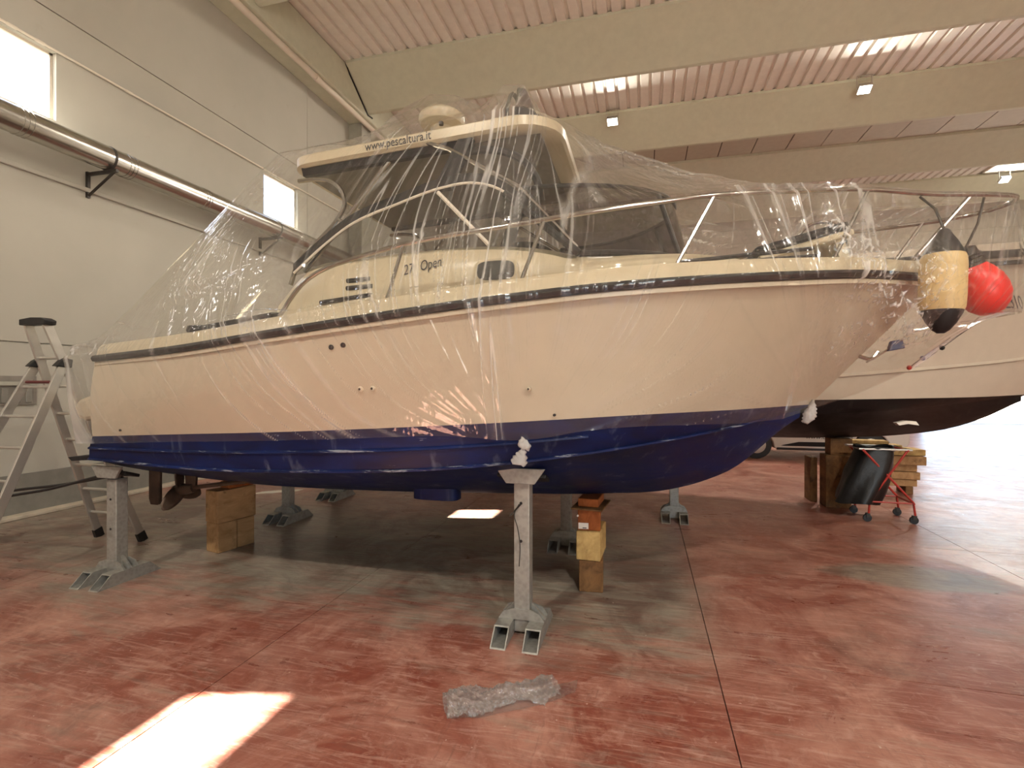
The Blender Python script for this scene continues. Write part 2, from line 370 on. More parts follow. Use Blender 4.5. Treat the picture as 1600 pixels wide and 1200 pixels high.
props(MB().box((-60, YB + 0.26, -0.1), (90, 120, -0.005)).build('yard_ground', OUTG, kind='structure'), None)
# roof
SKY = (11.9, 13.5, 20.75, 22.1)
cl = MB()
cl.box((XL - 0.3, YF, ZR), (SKY[0], YB + 0.25, ZR + 0.15)).box((SKY[1], YF, ZR), (XR + 0.25, YB + 0.25, ZR + 0.15))
cl.box((SKY[0], YF, ZR), (SKY[1], SKY[2], ZR + 0.15)).box((SKY[0], SKY[3], ZR), (SKY[1], YB + 0.25, ZR + 0.15))
ceiling = cl.build('ceiling', GROOF, kind='structure')
wf = MB()
for lo, hi in (((SKY[0], SKY[2]), (SKY[0] + 0.06, SKY[3])), ((SKY[1] - 0.06, SKY[2]), (SKY[1], SKY[3])), ((SKY[0], SKY[2]), (SKY[1], SKY[2] + 0.06)), ((SKY[0], SKY[3] - 0.06), (SKY[1], SKY[3]))):
    wf.box((lo[0], lo[1], 9.3), (hi[0], hi[1], ZR + 0.2))
w4 = wf.build('window_4', PIPE, kind='structure')
MB().box((SKY[0], SKY[2], ZR + 0.1), (SKY[1], SKY[3], ZR + 0.11)).build('pane', 'clear_glass', w4)
tops = [10.64 + 3.87 * k for k in range(-4, 4)]
nt_ = 3
for k, yt in enumerate(tops):
    prof = [(yt, 9.36), (yt, 9.28), (yt + 0.2, 9.17), (yt + 0.93, 8.66), (yt + 0.99, 8.61), (yt + 1.03, 8.6), (yt + 1.10, 8.61), (yt + 1.15, 8.66), (yt + 1.68, 9.2), (yt + 1.8, 9.28), (yt + 1.8, 9.36), (yt + 0.9, 9.34)]
    MB().prism(prof, -6.85, XR, 'x').build('trim_%d' % nt_, BEAM, kind='structure', smooth=True, angle=25); nt_ += 1
MB().box((XL, YF, 8.48), (-6.87, YB, 9.32)).build('trim_%d' % nt_, BEAM, kind='structure', bevel=0.03); nt_ += 1
MB().box((XL, 11.78, 0), (-7.1, 12.25, 8.48)).build('trim_%d' % nt_, COLM, kind='structure', bevel=0.02); nt_ += 1
strip_y = tops[4]; o = MB().tube([(-6.865, strip_y + .02, 9.3), (-6.862, strip_y + .2, 9.13), (-6.862, strip_y + .93, 8.63), (-6.862, strip_y + 1.03, 8.57), (-6.862, strip_y + 1.25, 8.60)], .02, 6).build('beam_end_strip', BLK, None, base=(-6.86, strip_y + .5, 8.6)); props(o, 'black strip running down the end of the first roof beam', 'cable')  # thin dark strip following the edge of the beam end
def corr(y0, y1, x0, x1, z=9.34):
    mb = MB(); p = 0.285; pr = []
    n = int(math.ceil((x1 - x0) / p))
    for i in range(n):
        x = x0 + i * p
        pr += [(x, z), (x + 0.19, z), (x + 0.21, z + 0.06), (x + p - 0.02, z + 0.06)]
    pr.append((x0 + n * p, z))
    mb.grid([[(a, y0, b) for a, b in pr], [(a, y1, b) for a, b in pr]])
    return mb.build('corrugated_sheet', SHEET, ceiling)
for k, yt in enumerate(tops):
    y0, y1 = yt - 2.12, yt + 0.05
    if k == 6:
        me = None
        for i in range(23):
            x = XL + 0.6 + i * 1.04
            if me is None: me = MB().box((0, 0, 0), (1.008, y1 - y0 + 0.1, 0.04)).build('ceiling_panel', PANEL, ceiling); o = me
            else: o = me.copy(); COL.objects.link(o)
            o.location = (x, y0 - 0.05, 9.36)
        MB().box((XL, y0, 9.41), (XR, y1, 9.43)).build('panel_backing', JOINT, ceiling)
    elif k == 7:
        corr(y0, y1, -6.9, SKY[0]); corr(y0, y1, SKY[1], XR)
    else: corr(y0, y1, -6.9, XR)
# ------------------------------------------------------------------ duct, pipes and boxes on the left wall
t = thing('ventilation_duct', (-7.12, 4, 4.4), 'long round shiny metal ventilation duct bracketed along the left wall', 'duct')
DR = 0.163; DXc, DZc = -7.12, 4.745
joints = [-7.3, -4.2, -1.1, 2.0, 4.33, 5.59, 6.88, 9.2, 12.0]
for a, b in zip(joints[:-1], joints[1:]):
    MB().tube([(DXc, a, DZc), (DXc, b, DZc)], DR, 28).build('pipe_segment', DUC, t, smooth=True)
for y in joints[1:]:
    for dy in (-0.05, 0.0, 0.05):
        MB().lathe([(DR - 0.004, -0.012), (DR + 0.007, -0.006), (DR + 0.007, 0.006), (DR - 0.004, 0.012)], (DXc, y + dy, DZc), 28, (0, 1, 0)).build('ring', DUC, t, smooth=True)
for y in (-3.0, 0.4, 5.33, 8.6, 11.4):
    b = MB().box((XL, y - 0.02, 4.24), (XL + 0.04, y + 0.02, 4.6)).box((XL, y - 0.02, 4.545), (-6.95, y + 0.02, 4.585))
    b.tube([(XL + 0.03, y, 4.27), (-7.0, y, 4.555)], 0.018, 6)
    b.build('bracket', STEEL, t)
    MB().lathe([(DR, -0.015), (DR + 0.006, -0.015), (DR + 0.006, 0.015), (DR, 0.015)], (DXc, y, DZc), 28, (0, 1, 0)).build('clamp_band', STEEL, t, smooth=True)
t = thing('conduit_pipe', (XL + 0.03, 4, 6.0), 'thin white conduit running along the wall above the window', 'conduit')
MB().tube([(XL + 0.025, YF, 6.03), (XL + 0.025, 12, 6.03)], 0.016, 8).build('tube', PIPE, t, smooth=True)
for y in (4.45, 4.75, 5.9): MB().tube([(XL + 0.025, y - 0.05, 6.03), (XL + 0.025, y + 0.05, 6.03)], 0.021, 8).build('coupling', PIPE, t, smooth=True)
t = thing('drain_pipe', (-6.97, 8, 8.4), 'white pipe running high along the wall under the ceiling edge', 'pipe')
MB().tube([(-6.99, YF, 8.42), (-6.99, 20, 8.42)], 0.065, 14).build('tube', PIPE, t, smooth=True)
for y in (2.4, 6.1, 9.75, 13.4): MB().tube([(-6.99, y - 0.07, 8.42), (-6.99, y + 0.07, 8.42)], 0.08, 14).build('coupling', PIPE, t, smooth=True)
t = thing('electrical_panel', (XL + 0.03, 4.35, 1.38), 'low grey ribbed board fixed to the left wall behind the ladder', 'board')
MB().box((XL, 3.9, 1.39), (XL + 0.03, 4.71, 1.75)).build('back_board', GRYP, t, bevel=0.005)
for k in range(6): MB().box((XL + 0.03, 3.96 + 0.125 * k, 1.42), (XL + 0.05, 4.03 + 0.125 * k, 1.60)).build('slot_cover', PLIN, t, bevel=0.006)
MB().box((XL + 0.03, 3.92, 1.63), (XL + 0.06, 4.69, 1.68)).build('rail', COLM, t, bevel=0.006)

# ------------------------------------------------------------------ flood lights hung from the beams
def flood(loc, label, aim=-28):
    t = thing('flood_light', loc, label, 'lamp', 'flood lights hung from the roof beams')
    x, y, z = loc
    MB().box((x - 0.17, y - 0.02, z + 0.02), (x - 0.155, y + 0.02, z + 0.33)).box((x + 0.155, y - 0.02, z + 0.02), (x + 0.17, y + 0.02, z + 0.33)).box((x - 0.17, y - 0.02, z + 0.32), (x + 0.17, y + 0.02, z + 0.335)).build('bracket', ALU, t)
    M = Matrix.Translation((x, y, z)) @ Matrix.Rotation(R(aim), 4, 'X')
    MB().box((-0.15, -0.12, -0.03), (0.15, 0.12, 0.07), M=M).build('housing', ALU, t, bevel=0.01)
    MB().box((-0.135, -0.105, -0.036), (0.135, 0.105, -0.03), M=M).build('lens', 'led_lens', t)
    ld = bpy.data.lights.new('flood_light_beam', 'AREA'); ld.shape = 'RECTANGLE'; ld.size = 0.26; ld.size_y = 0.2; ld.energy = LAMP_W; ld.color = LAMP_COL
    lo = bpy.data.objects.new('flood_light_beam', ld); COL.objects.link(lo); lo.parent = t
    lo.location = (M @ Vector((0, 0, -0.06))) - Vector(loc); lo.rotation_euler = (R(aim), 0, 0)
    return t
LB = {(14.36, -0.83): 'flood light on the second beam, just right of the boat hardtop', (14.36, 5.32): 'flood light on the second beam, the one nearer the right edge', (22.0, 12.55): 'distant flood light glaring in front of the bright roof window'}
for (y, x), lab in LB.items(): flood((x, y, 8.98), lab)
for x, nm in ((-3.5, 'nearest the windowed wall'), (2.5, 'second from the windowed wall'), (8.5, 'third from the windowed wall'), (14.0, 'furthest from the windowed wall')): flood((x, -4.95, 8.98), 'flood light out of view behind the camera, ' + nm, 50)  # unseen row, added and tilted to light the near side of the hull

# ------------------------------------------------------------------ boat hulls
def hull_rows(keel, chine, wl, sheer, N=64, flare=0.05, bulge=0.03):
    s = np.linspace(0, 1, N); s = 1 - (1 - s) ** 1.25
    def row(T):
        T = np.array(T, float); X = T[0, 0] + (T[-1, 0] - T[0, 0]) * s
        return np.stack([X, np.maximum(crom(T[:, 0], T[:, 1], X), 0.012), crom(T[:, 0], T[:, 2], X)], 1)
    k, c, wv, sh = row(keel), row(chine), row(wl), row(sheer)
    bot = [k]
    for q in (0.25, 0.5, 0.75):
        m = k + (c - k) * q; m[:, 2] -= 0.035 * math.sin(math.pi * q); bot.append(m)
    bot.append(c)
    lip = c.copy(); lip[:, 1] += 0.035 * np.clip((1.0 - s) * 6, 0, 1); lip[:, 2] += 0.012; bot.append(lip)
    bot.append(lip + (wv - lip) * 0.5 + np.array([0, 0.012, 0])); bot.append(wv)
    top = [wv]
    for q in np.linspace(0, 1, 9)[1:-1]:
        m = wv + (sh - wv) * q; m[:, 1] += math.sin(math.pi * q) * (bulge * (1 - s) - flare * np.clip((s - 0.45) / 0.55, 0, 1) * np.clip((1 - s) * 8, 0, 1)); m[:, 1] = np.maximum(m[:, 1], 0.012); top.append(m)
    top.append(sh)
    return bot, top
def both(rows, yc, mb, cap=True):
    near = [[(p[0], yc - p[1], p[2]) for p in r] for r in rows]; far = [[(p[0], yc + p[1], p[2]) for p in r] for r in rows]
    mb.grid(near); mb.grid(far[::-1])
    if cap:
        e = [near[i][0] for i in range(len(rows))] + [far[i][0] for i in range(len(rows) - 1, -1, -1)]
        mb.add(e, [tuple(range(len(e)))])
    return mb
YC = 4.2
KEEL = [(-4.42, .02, .74), (-3.7, .02, .68), (-2, .02, .68), (-1.1, .02, .715), (-.28, .02, .76), (.17, .02, .81), (.46, .02, .90), (.69, .02, 1.02), (.83, .015, 1.14), (1.0, .012, 1.31), (1.12, .012, 1.43)]
CHINE = [(-4.43, 1.0, 1.02), (-3.153, 1.08, 1.0), (-2.184, 1.12, 1.033), (-1.451, 1.13, 1.075), (-0.68, 1.08, 1.16), (-0.02, 0.85, 1.251), (0.617, 0.45, 1.351), (1.023, 0.1, 1.425), (1.135, 0.01, 1.445)]
WL = [(-4.33, 1.08, 1.225), (-3.235, 1.17, 1.28), (-2.636, 1.21, 1.308), (-1.528, 1.25, 1.371), (-0.651, 1.23, 1.427), (-0.019, 1.05, 1.464), (0.593, 0.6, 1.481), (1.199, 0.012, 1.498)]
SHEER = [(-4.225, 1.13, 1.854), (-3.131, 1.32, 1.908), (-2.271, 1.4, 1.991), (-1.43, 1.44, 2.072), (-0.719, 1.43, 2.139), (-0.189, 1.35, 2.19), (0.328, 1.2, 2.232), (0.892, 0.9, 2.289), (1.332, 0.6, 2.336), (1.761, 0.25, 2.369), (2.026, 0.012, 2.393)]
boat = thing('motor_boat', (-1.2, YC, 0.0), 'white motor boat with blue bottom and hardtop, wrapped in clear plastic film', 'boat')
bot, top = hull_rows(KEEL, CHINE, WL, SHEER)
both(bot, YC, MB()).build('hull_bottom', 'blue_antifouling', boat, smooth=True, angle=30)['label'] = 'scuffed blue antifouled bottom'
both(top, YC, MB()).build('topsides', WHT, boat, smooth=True)
mat_antifoul('worn_strake', (12, 32, 84), (6, 16, 48), (140, 144, 152), 0.575)
for sgn in (1, -1):
    MB().grid([[(p[0], YC - sgn * (p[1] + a_), p[2] + b_) for a_, b_ in ((-.004, -.010), (.014, -.008), (.016, .004), (.0, .014))] for p in bot[5][:58]]).build('chine_strake', 'worn_strake', boat, smooth=True)
    MB().grid([[(p[0], YC - sgn * (p[1] + a_), p[2] + b_) for a_, b_ in ((-.004, -.012), (.013, -.008), (.013, .004), (-.002, .012))] for p in bot[6][:42]]).build('spray_strake', 'worn_strake', boat, smooth=True)
sh = top[-1]
def sheer_at(x): return crom([p[0] for p in SHEER], [p[1] for p in SHEER], x), crom([p[0] for p in SHEER], [p[2] for p in SHEER], x)
def edge_strip(prof, sgn, rows=sh, yc=YC):
    return [[(p[0], yc - sgn * (p[1] + a), p[2] + b) for a, b in prof] for p in rows]
for sgn in (1, -1):
    MB().grid(edge_strip([(0, -.028), (.03, -.024), (.042, 0), (.03, .02), (0, .026)], sgn)).build('rub_rail', BLK, boat, smooth=True)
    MB().grid(edge_strip([(-.0, -.062), (.012, -.058), (.012, -.034), (0, -.03)], sgn)).build('hull_moulding', WHT, boat, smooth=True)
    MB().grid([[(p[0], YC - sgn * max(p[1] + a * min(1, p[1] * 3), 0.0), p[2] + b) for a, b in ((0, .02), (-.02, .085), (-.05, .115), (-.1, .12), (-.13, .10))] for p in sh]).build('gunwale', GEL, boat, smooth=True)
dk = []
for p in sh:
    b = max(p[1] - 0.12, 0.0); dk.append([(p[0], YC - b + 2 * b * q, p[2] + 0.10 + 0.05 * (1 - (2 * q - 1) ** 2)) for q in np.linspace(0, 1, 7)])
MB().grid(dk).build('deck', GEL, boat, smooth=True)
# cabin trunk
TX = [-2.72, -2.5, -2.0, -1.4, -1.0, -.6, -.4, 0.0, .3, .6, .9, 1.15]
TB = [.88, .90, .92, .93, .92, .91, .90, .84, .74, .58, .36, .12]
TZ = [2.30, 2.50, 2.57, 2.60, 2.60, 2.55, 2.50, 2.50, 2.51, 2.50, 2.46, 2.40]
rows = []
for x in np.linspace(-2.72, 1.15, 48):
    b, z = float(crom(TX, TB, x)), float(crom(TX, TZ, x)); d = float(sheer_at(x)[1]) + 0.08
    rows.append([(x, YC - b - .05, d), (x, YC - b - .02, d + .6 * (z - d)), (x, YC - b, z - .05), (x, YC - b + .05, z - .005), (x, YC - b * .5, z + .035), (x, YC, z + .05), (x, YC + b * .5, z + .035), (x, YC + b - .05, z - .005), (x, YC + b, z - .05), (x, YC + b + .02, d + .6 * (z - d)), (x, YC + b + .05, d)])
mb = MB().grid(rows); mb.add(rows[0], [tuple(range(11))]); mb.build('cabin_trunk', GEL, boat, smooth=True, angle=50)
def side_y(x, z):
    b = float(crom(TX, TB, x)); d = float(sheer_at(x)[1]) + 0.08; zt = float(crom(TX, TZ, x)); q = min(max((z - d) / max(zt - .05 - d, .01), 0), 1)
    return YC - b - (.05 - .05 * q) - 0.004
# vents, portlight, lettering on the cabin side
for x0, x1, z in ((-2.085, -1.90, 2.40), (-2.085, -1.875, 2.345), (-2.30, -1.885, 2.268)):
    y = side_y((x0 + x1) / 2, z)
    sl = MB().tube([(x0, y, z - (0.02 if x0 < -2.2 else 0)), (x1, y, z + (0.02 if x0 < -2.2 else 0.006))], 0.017, 8).build('vent_slot', DRK, boat, smooth=True)
def oval(cx, cz, a, b, n=28, e=0.55):
    return [(cx + a * math.copysign(abs(math.cos(t)) ** e, math.cos(t)), cz + b * math.copysign(abs(math.sin(t)) ** e, math.sin(t))) for t in np.linspace(0, 2 * math.pi, n, endpoint=False)]
yy = side_y(-.96, 2.41)
port = MB().prism(oval(-.955, 2.405, .155, .085), yy - .012, yy + .03).build('portlight_frame', GEL, boat, smooth=True)
MB().prism(oval(-.955, 2.41, .13, .064), yy - .018, yy - .008).build('pane', BLK, port, smooth=True)
text_part('model_number', '27', 0.10, (-1.63, side_y(-1.6, 2.43) - .004, 2.415), INK, boat, slope=0.16, shear=0.3, wide=0.75)
text_part('model_name', 'Open', 0.10, (-1.505, side_y(-1.45, 2.43) - .004, 2.437), INK, boat, slope=0.16, shear=0.3, wide=0.72)
# side windows: arch frames and tinted panes, near and far
ARC = [(-2.56, 2.50), (-2.30, 2.70), (-2.097, 2.828), (-1.709, 2.955), (-1.365, 3.04), (-1.176, 3.055), (-.991, 3.01), (-.856, 2.925), (-.637, 2.733), (-.42, 2.51)]
ap = smoothpath([(x, 0, z) for x, z in ARC], 5)
for sgn in (1, -1):
    yb = lambda z: YC - sgn * (.90 - .05 * (z - 2.5))
    outer = [(p[0], yb(p[2]), p[2]) for p in ap]
    fr = MB().grid([[(p[0], yb(p[2]) - sgn * .015, p[2]), (p[0], yb(p[2]) - sgn * .02, p[2] + .055), (p[0], yb(p[2]) + sgn * .025, p[2] + .055), (p[0], yb(p[2]) + sgn * .025, p[2])] for p in ap], wrap=True).build('window_arch', DRK, boat, smooth=True)
    MB().tube([(p[0], yb(p[2]) - sgn * .01, p[2] - .010) for p in ap], 0.009, 6).build('window_trim', PIPE, boat, smooth=True)
    MB().grid([[(p[0], yb(p[2]), p[2] - .005), (p[0], yb(2.45), min(2.47 + .12 * math.sin(math.pi * min(max((p[0] + 2.56) / 2.1, 0), 1)), p[2] - .006))] for p in ap]).build('side_pane', 'side_glass', boat, smooth=True)
    MB().tube([(-1.40, yb(3.0) - sgn * .01, 3.0), (-1.02, yb(2.6) - sgn * .01, 2.6)], 0.014, 8).build('window_bar', PIPE, boat, smooth=True)
# curved tinted windscreen
def ell(xe, xc, b, n=25):
    return [(xe + (xc - xe) * math.cos(a), b * math.sin(a)) for a in np.linspace(-math.pi / 2, math.pi / 2, n)]
lo_, hi_ = ell(-.42, .36, .86), ell(-.80, .24, .82)
rows = []
for q in np.linspace(0, 1, 6):
    rows.append([(a[0] + (b[0] - a[0]) * q, YC + a[1] + (b[1] - a[1]) * q, 2.50 + .05 * math.cos(a[1] * 1.6) + (2.985 - 2.50) * q) for a, b in zip(lo_, hi_)])
ws = MB().grid(rows).build('windscreen', 'tinted_glass', boat, smooth=True)
MB().tube(rows[-1], 0.016, 8).build('top_frame', DRK, ws, smooth=True); MB().tube(rows[0], 0.02, 8).build('bottom_frame', DRK, ws, smooth=True)
for k in (0, 8, 16, 24): MB().tube([r[k] for r in rows], 0.018, 8).build('mullion', DRK, ws, smooth=True)
# hardtop
HX0, HX1, HB = -2.70, -.56, .80
def rrect(inset, n=7):
    x0, x1, b = HX0 + inset, HX1 - inset, HB - inset; out = []
    for cx, cy, r, a0 in ((x1, b, .34, 0), (x0, b, .16, 90), (x0, -b, .16, 180), (x1, -b, .34, 270)):
        sx = 1 if cx == x1 else -1; sy = 1 if cy > 0 else -1
        for a in np.linspace(a0, a0 + 90, n): out.append((cx - sx * r + r * math.cos(R(a)), cy - sy * r + r * math.sin(R(a))))
    return out
def hz(x): return 3.335 + .052 * (x - HX0)
layers = [(0.10, -.0), (0.02, 0.0), (0.0, .02), (0.0, .085), (.05, .115), (.3, .13)]
rows = [[(x, YC + y, hz(x) + dz + (.03 * (1 - (y / .8) ** 2) if k > 3 else 0)) for x, y in rrect(i)] for k, (i, dz) in enumerate(layers)]
mb = MB().grid(rows, wrap=True); n = len(rows[0]); mb.add(rows[-1], [tuple(range(n))]); mb.add(rows[0], [tuple(range(n))])
mb.build('hardtop', GEL, boat, smooth=True, angle=40)
for sgn in (1, -1):
    MB().grid([[(x, YC - sgn * (HB - .03), hz(x) + .005), (x, YC - sgn * (HB - .05), hz(x) - .05), (x, YC - sgn * (HB - .10), hz(x) - .05), (x, YC - sgn * (HB - .12), hz(x) + .005)] for x in np.linspace(-2.6, -1.2, 12)]).build('edge_channel', DRK, boat)
MB().grid([[(x, YC - y, hz(x) - .004 - .02 * abs(math.sin(3 * x))) for x in np.linspace(-2.62, -.70, 12)] for y in (-.70, -.35, 0, .35, .70)]).build('shaded_headliner', plain('shaded_headliner_vinyl', (104, 97, 86), 0.6), boat, smooth=True)  # darkened tone carries the shade under the hardtop
text_part('hardtop_lettering', 'www.pescaltura.it', 0.092, (-2.02, YC - HB - .004, hz(-2.02) + .028), INK, boat, slope=0.052, wide=0.80)
for sgn in (1, -1):
    y = lambda b: YC - sgn * b
    MB().grid([[(-1.30 + .06 * q_, y(.80), 3.40), (-1.19 + .06 * q_, y(.80), 3.40), (-1.19 + .06 * q_, y(.74), 3.40), (-1.30 + .06 * q_, y(.74), 3.40)] if k == 0 else [(-1.44, y(.88), 3.03), (-1.31, y(.88), 3.03), (-1.31, y(.81), 3.03), (-1.44, y(.81), 3.03)] for k, q_ in ((0, 0.3), (1, 0))], wrap=True).build('hardtop_strut', DRK, boat)
    MB().tube(smoothpath([(-1.28, y(.74), 3.33), (-1.05, y(.70), 3.34), (-.86, y(.68), 3.27), (-.74, y(.66), 3.12), (-.70, y(.66), 2.95)], 5), 0.028, 8).build('front_arch', DRK, boat, smooth=True)
    MB().tube([(-1.668, y(.76), 3.47), (-1.357, y(.80), 3.342), (-.824, y(.87), 2.995), (-.41, y(.93), 2.53)], 0.016, 8).build('brace_tube', CHR, boat, smooth=True)
    MB().tube([(-.90, y(.93), 2.93), (-.40, y(.95), 2.49)], 0.026, 8).build('grab_bar', DRK, boat, smooth=True)
    MB().tube(smoothpath([(-2.64, y(.75), 3.255), (-2.45, y(.75), 3.25), (-2.34, y(.75), 3.22), (-2.25, y(.75), 3.13), (-2.23, y(.75), 3.03), (-2.30, y(.75), 2.915), (-2.45, y(.77), 2.76), (-2.60, y(.80), 2.60), (-2.66, y(.82), 2.42)], 5), 0.017, 8).build('aft_loop_tube', CHR, boat, smooth=True)
    MB().tube([(-1.866, y(.72), 3.34), (-2.248, y(.75), 2.885), (-2.55, y(.80), 2.52)], 0.019, 8).build('aft_stay', CHR, boat, smooth=True)
    MB().tube([(-2.29, y(.75), 2.93), (-2.235, y(.75), 2.89)], 0.014, 8).build('cross_link', CHR, boat, smooth=True)
# radome and lights on the hardtop
rd = MB().lathe([(.03, 3.47), (.035, 3.80), (.10, 3.92), (.185, 3.945), (.205, 3.985), (.20, 4.02), (.16, 4.055), (.06, 4.075), (.01, 4.078)], (-1.735, YC, 0), 32).build('radar_dome', GEL, boat, smooth=True)
MB().lathe([(.02, 3.90), (.022, 3.935), (.004, 3.94)], (-1.70, YC - .1, 0), 10).build('bolt', STEEL, rd, smooth=True)
MB().tube(smoothpath([(-1.06, YC - .1, 3.5), (-1.09, YC - .1, 3.8), (-1.10, YC - .1, 4.0), (-1.06, YC - .1, 4.08), (-1.02, YC - .1, 4.03), (-1.03, YC - .1, 3.9), (-1.0, YC - .1, 3.8)], 5), 0.018, 8).build('mast_hook', BLK, boat, smooth=True)
MB().prism([(-1.0, 3.80), (-.84, 3.80), (-.86, 3.90), (-.93, 4.06), (-1.0, 4.08)], YC - .2, YC + .02).build('search_light_housing', DRK, boat, bevel=0.015)
MB().tube([(-.95, YC - .09, 3.5), (-.93, YC - .09, 3.81)], 0.03, 10).build('search_light_post', GEL, boat, smooth=True)
# guard rails
RX = [-2.46, -2.40, -2.32, -2.2, -2.05, -1.80, -1.44, -.77, -.2, .415, .92, 1.37, 1.82, 2.2, 2.38, 2.44]
RB = [1.27, 1.27, 1.26, 1.26, 1.25, 1.25, 1.25, 1.25, 1.20, 1.05, .80, .54, .37, .25, .14, 0.0]
RZ = [2.04, 2.10, 2.22, 2.34, 2.42, 2.48, 2.546, 2.607, 2.67, 2.75, 2.82, 2.88, 2.87, 2.875, 2.885, 2.89]
rp = smoothpath([(x, b, z) for x, b, z in zip(RX, RB, RZ)], 5)
rail = MB().tube([(p[0], YC - p[1], p[2]) for p in rp] + [(p[0], YC + p[1], p[2]) for p in rp[::-1]][1:], 0.0155, 10).build('guard_rail', CHR, boat, smooth=True)
for sgn in (1, -1):
    for a, b in (((-1.483, 1.25, 2.535), (-1.571, 1.32, 2.15)), ((-.573, 1.235, 2.625), (-.694, 1.32, 2.25)), ((.40, 1.055, 2.745), (.178, 1.15, 2.32)), ((1.38, .535, 2.88), (1.15, .62, 2.42)), ((2.05, .29, 2.87), (1.75, .18, 2.46))):
        MB().tube([(a[0], YC - sgn * a[1], a[2]), (b[0], YC - sgn * b[1], b[2])], 0.0125, 8).build('stanchion', CHR, rail, smooth=True)
# foredeck: boat hooks, hatch, anchor roller; cockpit pad
for k, (a, b) in enumerate((((.22, 1.0, 2.385), (1.03, .66, 2.50)), ((.30, .99, 2.365), (1.05, .64, 2.455)))):
    MB().tube([(a[0], YC - a[1], a[2]), (b[0], YC - b[1], b[2])], 0.013, 8).build('boat_hook', BLK, boat, smooth=True)
M = Matrix.Translation((1.08, YC - .05, 2.60)) @ Matrix.Rotation(R(-14), 4, 'Y')
hat = MB().box((-.30, -.30, -.02), (.30, .30, .025), M=M).build('foredeck_hatch', GEL, boat, bevel=0.015)
MB().box((-.32, -.32, .03), (.28, .32, .085), M=M).build('hatch_cover', DRK, hat, bevel=0.03)
MB().box((-.26, -.22, -.14), (-.20, .22, -.02), M=M).box((.2, -.22, -.22), (.26, .22, -.02), M=M).build('hatch_support', GEL, hat)
MB().tube(smoothpath([(1.12, YC - .02, 2.5), (1.12, YC - .02, 2.75), (1.2, YC - .02, 2.83), (1.34, YC - .02, 2.83), (1.42, YC - .02, 2.74), (1.42, YC - .02, 2.5)], 4), 0.011, 8).build('bow_hoop', CHR, boat, smooth=True)
MB().box((1.7, YC - .07, 2.44), (2.2, YC + .07, 2.50)).build('anchor_roller', CHR, boat, bevel=0.01)
MB().grid([[(x, YC - float(sheer_at(x)[0]) + .10 + a, float(sheer_at(x)[1]) + .12 + b) for a, b in ((-.035, 0), (-.03, .035), (.05, .045), (.09, .0))] for x in np.linspace(-3.12, -2.42, 12)]).build('coaming_pad', BLK, boat, smooth=True)
MB().lathe([(.0, -.02), (.1, -.02), (.11, 0), (.1, .03), (.02, .04)], (-3.12, YC - 1.18, 2.04), 16, (0, 0, 1)).build('pad_end', DRK, boat, smooth=True)
MB().box((-3.55, YC - 1.2, 1.98), (-3.38, YC - 1.14, 2.005)).build('cleat', BLK, boat, bevel=0.01)
# topside fittings
def hull_y(x, z):
    b1 = float(crom([p[0] for p in WL], [p[1] for p in WL], x)); z1 = float(crom([p[0] for p in WL], [p[2] for p in WL], x)); b2, z2 = [float(v) for v in sheer_at(x)]
    q = (z - z1) / (z2 - z1); return YC - (b1 + (b2 - b1) * q + .03 * math.sin(math.pi * min(max(q, 0), 1)) * .5) - .006
for x, z, r, m in ((-1.904, 1.882, .016, DRK), (-1.817, 1.893, .016, DRK), (-1.737, 1.617, .018, WHT), (-1.65, 1.621, .018, WHT), (-.652, 1.62, .014, WHT)):
    y = hull_y(x, z); f = MB().lathe([(r, .02), (r, -.006), (r * .6, -.01), (r * .5, -.011)], (x, y, z), 14, (0, 1, 0)).build('through_hull', m, boat, smooth=True)
    if m is WHT: MB().lathe([(r * .5, 0), (r * .45, -.012), (.001, -.0125)], (x, y, z), 10, (0, 1, 0)).build('opening', DRK, f)
for x, z in ((-.512, 1.465), (-3.98, 1.287)): MB().lathe([(.009, .01), (.009, -.008), (.001, -.009)], (x, hull_y(x, z), z), 8, (0, 1, 0)).build('drain_hole', DRK, boat)
MB().tube(smoothpath([(1.50, YC - .06, 1.85), (1.58, YC - .06, 1.83), (1.62, YC - .05, 1.88)], 4), 0.014, 8).build('bow_eye', CHR, boat, smooth=True)
# running gear: rudder, shaft, strut, propeller, trim tab, swim platform, depth pod
PY = 3.6
MB().prism([(-4.31, .97), (-4.19, .97), (-4.19, .60), (-4.21, .565), (-4.29, .565), (-4.31, .62)], PY - .018, PY + .018).build('rudder', BRONZ, boat, bevel=0.008)
MB().tube([(-4.25, PY, .93), (-4.25, PY, 1.1)], 0.025, 8).build('rudder_stock', BRONZ, boat, smooth=True)
MB().tube([(-4.02, PY, .712), (-2.75, PY, .90)], 0.019, 8).build('propeller_shaft', BRONZ, boat, smooth=True)
MB().prism([(-3.90, .72), (-3.80, .72), (-3.78, 1.02), (-3.92, 1.02)], PY - .014, PY + .014).build('shaft_strut', BRONZ, boat, bevel=0.005)
pr = MB().tube([(-4.06, PY, .706), (-4.03, PY, .708), (-3.92, PY, .722), (-3.82, PY, .737)], [.02, .042, .05, .04], 12).build('propeller_hub', BRONZ, boat, smooth=True)
for k in range(3):
    a0 = R(98 + 120 * k); rr = []
    for r_ in np.linspace(.03, .225, 9):
        q = (r_ - .03) / .195; wd = .074 * math.sqrt(max(1 - (q * 1.15 - .25) ** 2 / .82, 0.02)); row = []
        for s in np.linspace(-1, 1, 5):
            ang = a0 + s * wd / max(r_, .06) * .95; row.append((-3.97 + s * wd * .35 * (1 - .3 * q), PY + r_ * math.cos(ang), .715 + r_ * math.sin(ang)))
        rr.append(row)
    o = MB().grid(rr).build('propeller_blade', BRONZ, boat, smooth=True); sm = o.modifiers.new('solid', 'SOLIDIFY'); sm.thickness = 0.006
